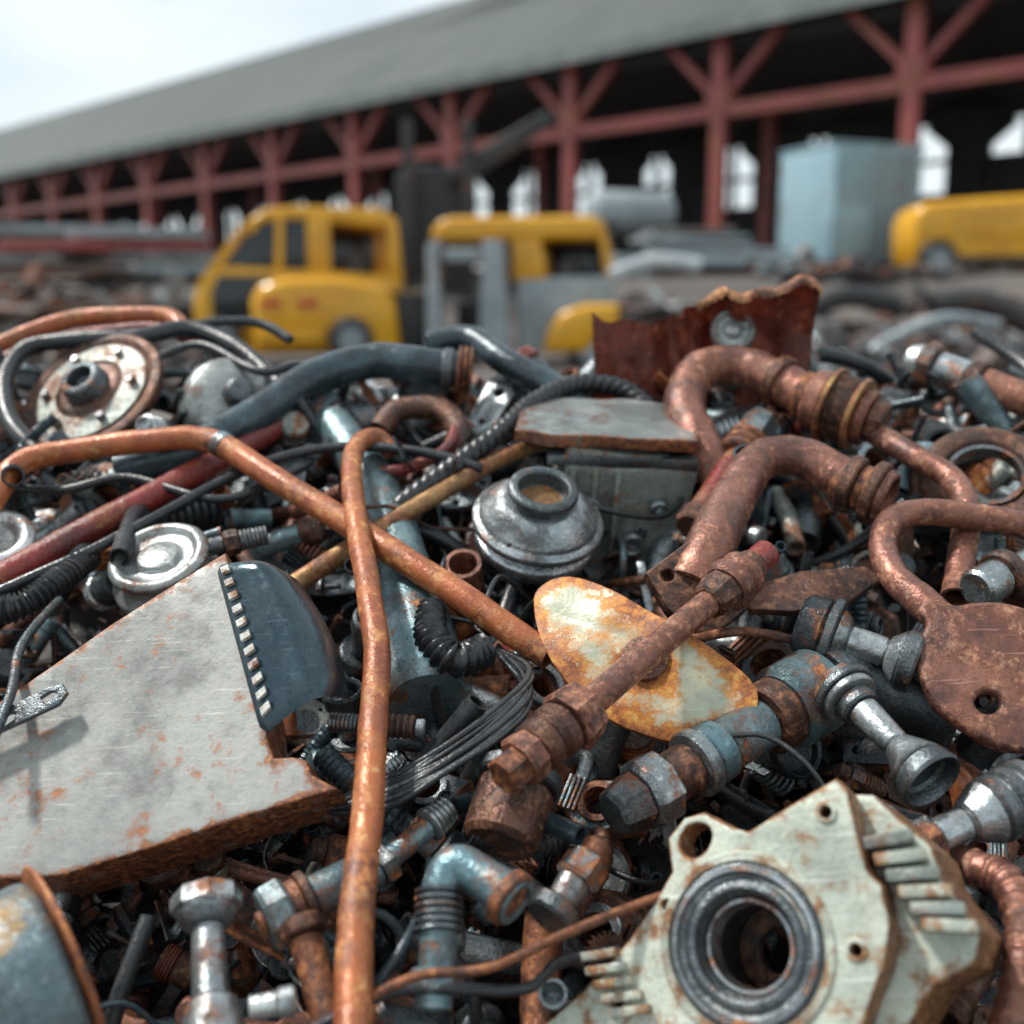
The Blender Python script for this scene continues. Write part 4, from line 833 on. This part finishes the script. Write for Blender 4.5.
# stacked beams on the left
for i,(px,py,T7,n_) in enumerate(((70,262,24,5),(150,268,21,4),(20,280,20,4))):
    O=Pd(px,py,T7); g_=gz(O.y)
    c=thing('beam_stack',('dark stack of beams and sheets at the far left below the shed','brown stack of beams left of the yellow pickup','low grey stack of beams at the left edge')[i],'beam stack',Matrix.Translation((O.x,O.y,g_))@Matrix.Rotation(R(10-8*i),4,'Z'))
    for q in range(n_):
        bm=bmesh.new(); box(bm,random.uniform(2,3.2),1.2,.16,Matrix.Translation((random.uniform(-.2,.2),0,.1+q*.22)),.02); link('beam_layer',finish(bm),random.choice(['bg_scrap_rust','bg_black','bg_grey','bg_scrap','bg_red_steel']),c)
def heap(cx,T,halfpx,toppx,n,mats,lab,dep=1.5,big=.3):
    c=Pd(cx,300,T); g_=gz(c.y); hw=halfpx*T/F; ht=Pd(cx,toppx,T).z-g_
    def pp():
        while True:
            u=random.uniform(-1,1); v=random.uniform(-1,1)
            if u*u+v*v<1: break
        h=ht*(1-(u*u*.8+v*v*.8)**1.2)*(.75+.35*noise.noise(Vector((u*3+cx,v*3,0))))
        return Vector((u*hw,v*dep,max(.02,h*random.uniform(.55,1.05))))
    sc=T/15.
    me=shards(n,pp,.08*sc,big*sc,len(mats),.6)
    for _ in mats: me.materials.append(None)
    o=bpy.data.objects.new('scrap_heap',me); COL.objects.link(o); o.matrix_world=Matrix.Translation((c.x,c.y,g_))
    for i,m_ in enumerate(mats): o.material_slots[i].link='OBJECT'; o.material_slots[i].material=MT[m_]
    tag(o,lab,'scrap heap',kind='stuff',group='blurred scrap heaps in the yard')
g1=['bg_scrap','bg_black','bg_scrap_rust','bg_grey','bg_black','bg_dark']; g2=['bg_scrap_rust','bg_dark','bg_scrap','bg_black','bg_dark','bg_black']; g3=['bg_scrap_light','bg_grey','bg_scrap','bg_scrap_rust','bg_black','bg_black','bg_dark']
heap(60,19,150,288,380,g1,'grey scrap heap in the yard at the far left edge')
heap(110,23,130,268,350,g2,'dark brown scrap heap farther back on the left behind the pickup',big=.22)
heap(10,27,90,262,260,g2,'dark scrap heap at the left edge below the shed',big=.2)
heap(180,27,60,258,160,g2,'small brown scrap heap behind the roof of the yellow pickup',big=.2)
heap(360,22,140,270,300,g2,'brown scrap heap hidden behind the two yellow trucks',big=.2)
heap(660,17,90,290,350,g1,'grey scrap heap right of the utility truck')
heap(760,16,120,290,380,g2,'brown scrap heap in front of the flatbed')
heap(700,24,130,255,300,g3,'pale scrap heap behind the flatbed',big=.2)
heap(900,14,160,308,450,g3,'grey scrap heap in front of the yellow van')
heap(1020,10,140,318,400,g1,'dark scrap heap at the right edge in the middle distance')
heap(860,7,150,335,450,g3,'near grey scrap heap right of the crumpled sheet',.9)
heap(1050,5,170,345,380,g1,'near dark scrap heap at the right edge',.7)
heap(1000,19,130,300,300,g2,'brown scrap heap below the yellow van',big=.22)
heap(850,22,130,285,240,g1,'low scrap heap at the foot of the blue cabin container',big=.2)
heap(60,11,170,310,350,g1,'near dark scrap heap left of the yellow pickup')
for i,(x0,y0,x1,y1,T,r,mt,lab) in enumerate([(790,318,900,305,9,.09,'bg_black','black pipe lying in the yard behind the banded pipe'),(880,345,1000,325,8,.04,'bg_grey','pale pipe lying in the yard right of the black pipe'),(930,305,1030,325,10,.12,'bg_black','thick black hose in the yard at the right edge'),(610,276,700,266,14,.1,'bg_scrap_light','pale tube resting on the grey scrap heap')]):
    A_=Pd(x0,y0,T); B_=Pd(x1,y1,T); bm=bmesh.new(); O=(A_+B_)/2
    tube(bm,catmull([A_-O,Vector((0,0,.12)),B_-O],8),r,14); tag(link('yard_pipe',finish(bm,50),mt,None,Matrix.Translation(O)),lab,'pipe')
# ---------------------------------------------------------------- world, light, camera
w=bpy.data.worlds.new('World'); scene.world=w; w.use_nodes=True; N=w.node_tree.nodes; L=w.node_tree.links
bg=N['Background']; sk=N.new('ShaderNodeTexSky'); sk.sky_type='NISHITA'; sk.sun_disc=False; sk.sun_elevation=R(56); sk.sun_rotation=R(-70)
tc=N.new('ShaderNodeTexCoord'); mp=N.new('ShaderNodeMapping'); mp.inputs['Scale'].default_value=(1,1,2.5); L.new(tc.outputs['Generated'],mp.inputs[0])
nz=N.new('ShaderNodeTexNoise'); nz.inputs['Scale'].default_value=4; nz.inputs['Detail'].default_value=7; L.new(mp.outputs[0],nz.inputs['Vector'])
cr=N.new('ShaderNodeValToRGB'); cr.color_ramp.elements[0].position=.38; cr.color_ramp.elements[0].color=(.68,.68,.68,1); cr.color_ramp.elements[1].position=.6; L.new(nz.outputs['Fac'],cr.inputs[0])
mx=N.new('ShaderNodeMix'); mx.data_type='RGBA'; L.new(cr.outputs[0],mx.inputs[0]); L.new(sk.outputs[0],mx.inputs[6]); mx.inputs[7].default_value=(7.2,7.95,8.2,1)
L.new(mx.outputs[2],bg.inputs['Color']); bg.inputs['Strength'].default_value=.13
sd=bpy.data.lights.new('sun','SUN'); sd.energy=4.3; sd.angle=R(5); sd.color=(1,.955,.89); so=bpy.data.objects.new('sun',sd); COL.objects.link(so)
az=R(-70); el=R(56); dirv=Vector((math.sin(az)*math.cos(el),math.cos(az)*math.cos(el),math.sin(el)))
so.rotation_euler=(-dirv).to_track_quat('-Z','Y').to_euler()
cd=bpy.data.cameras.new('cam'); co=bpy.data.objects.new('camera',cd); COL.objects.link(co); scene.camera=co
co.location=CAM; co.rotation_euler=(R(90)-PT,0,0); cd.sensor_width=36; cd.lens=F/1024*36; cd.clip_end=6000; cd.clip_start=.01
cd.dof.use_dof=True; cd.dof.focus_distance=1.15; cd.dof.aperture_fstop=2.3
scene.view_settings.view_transform='Standard'; scene.view_settings.look='None'; scene.view_settings.exposure=0
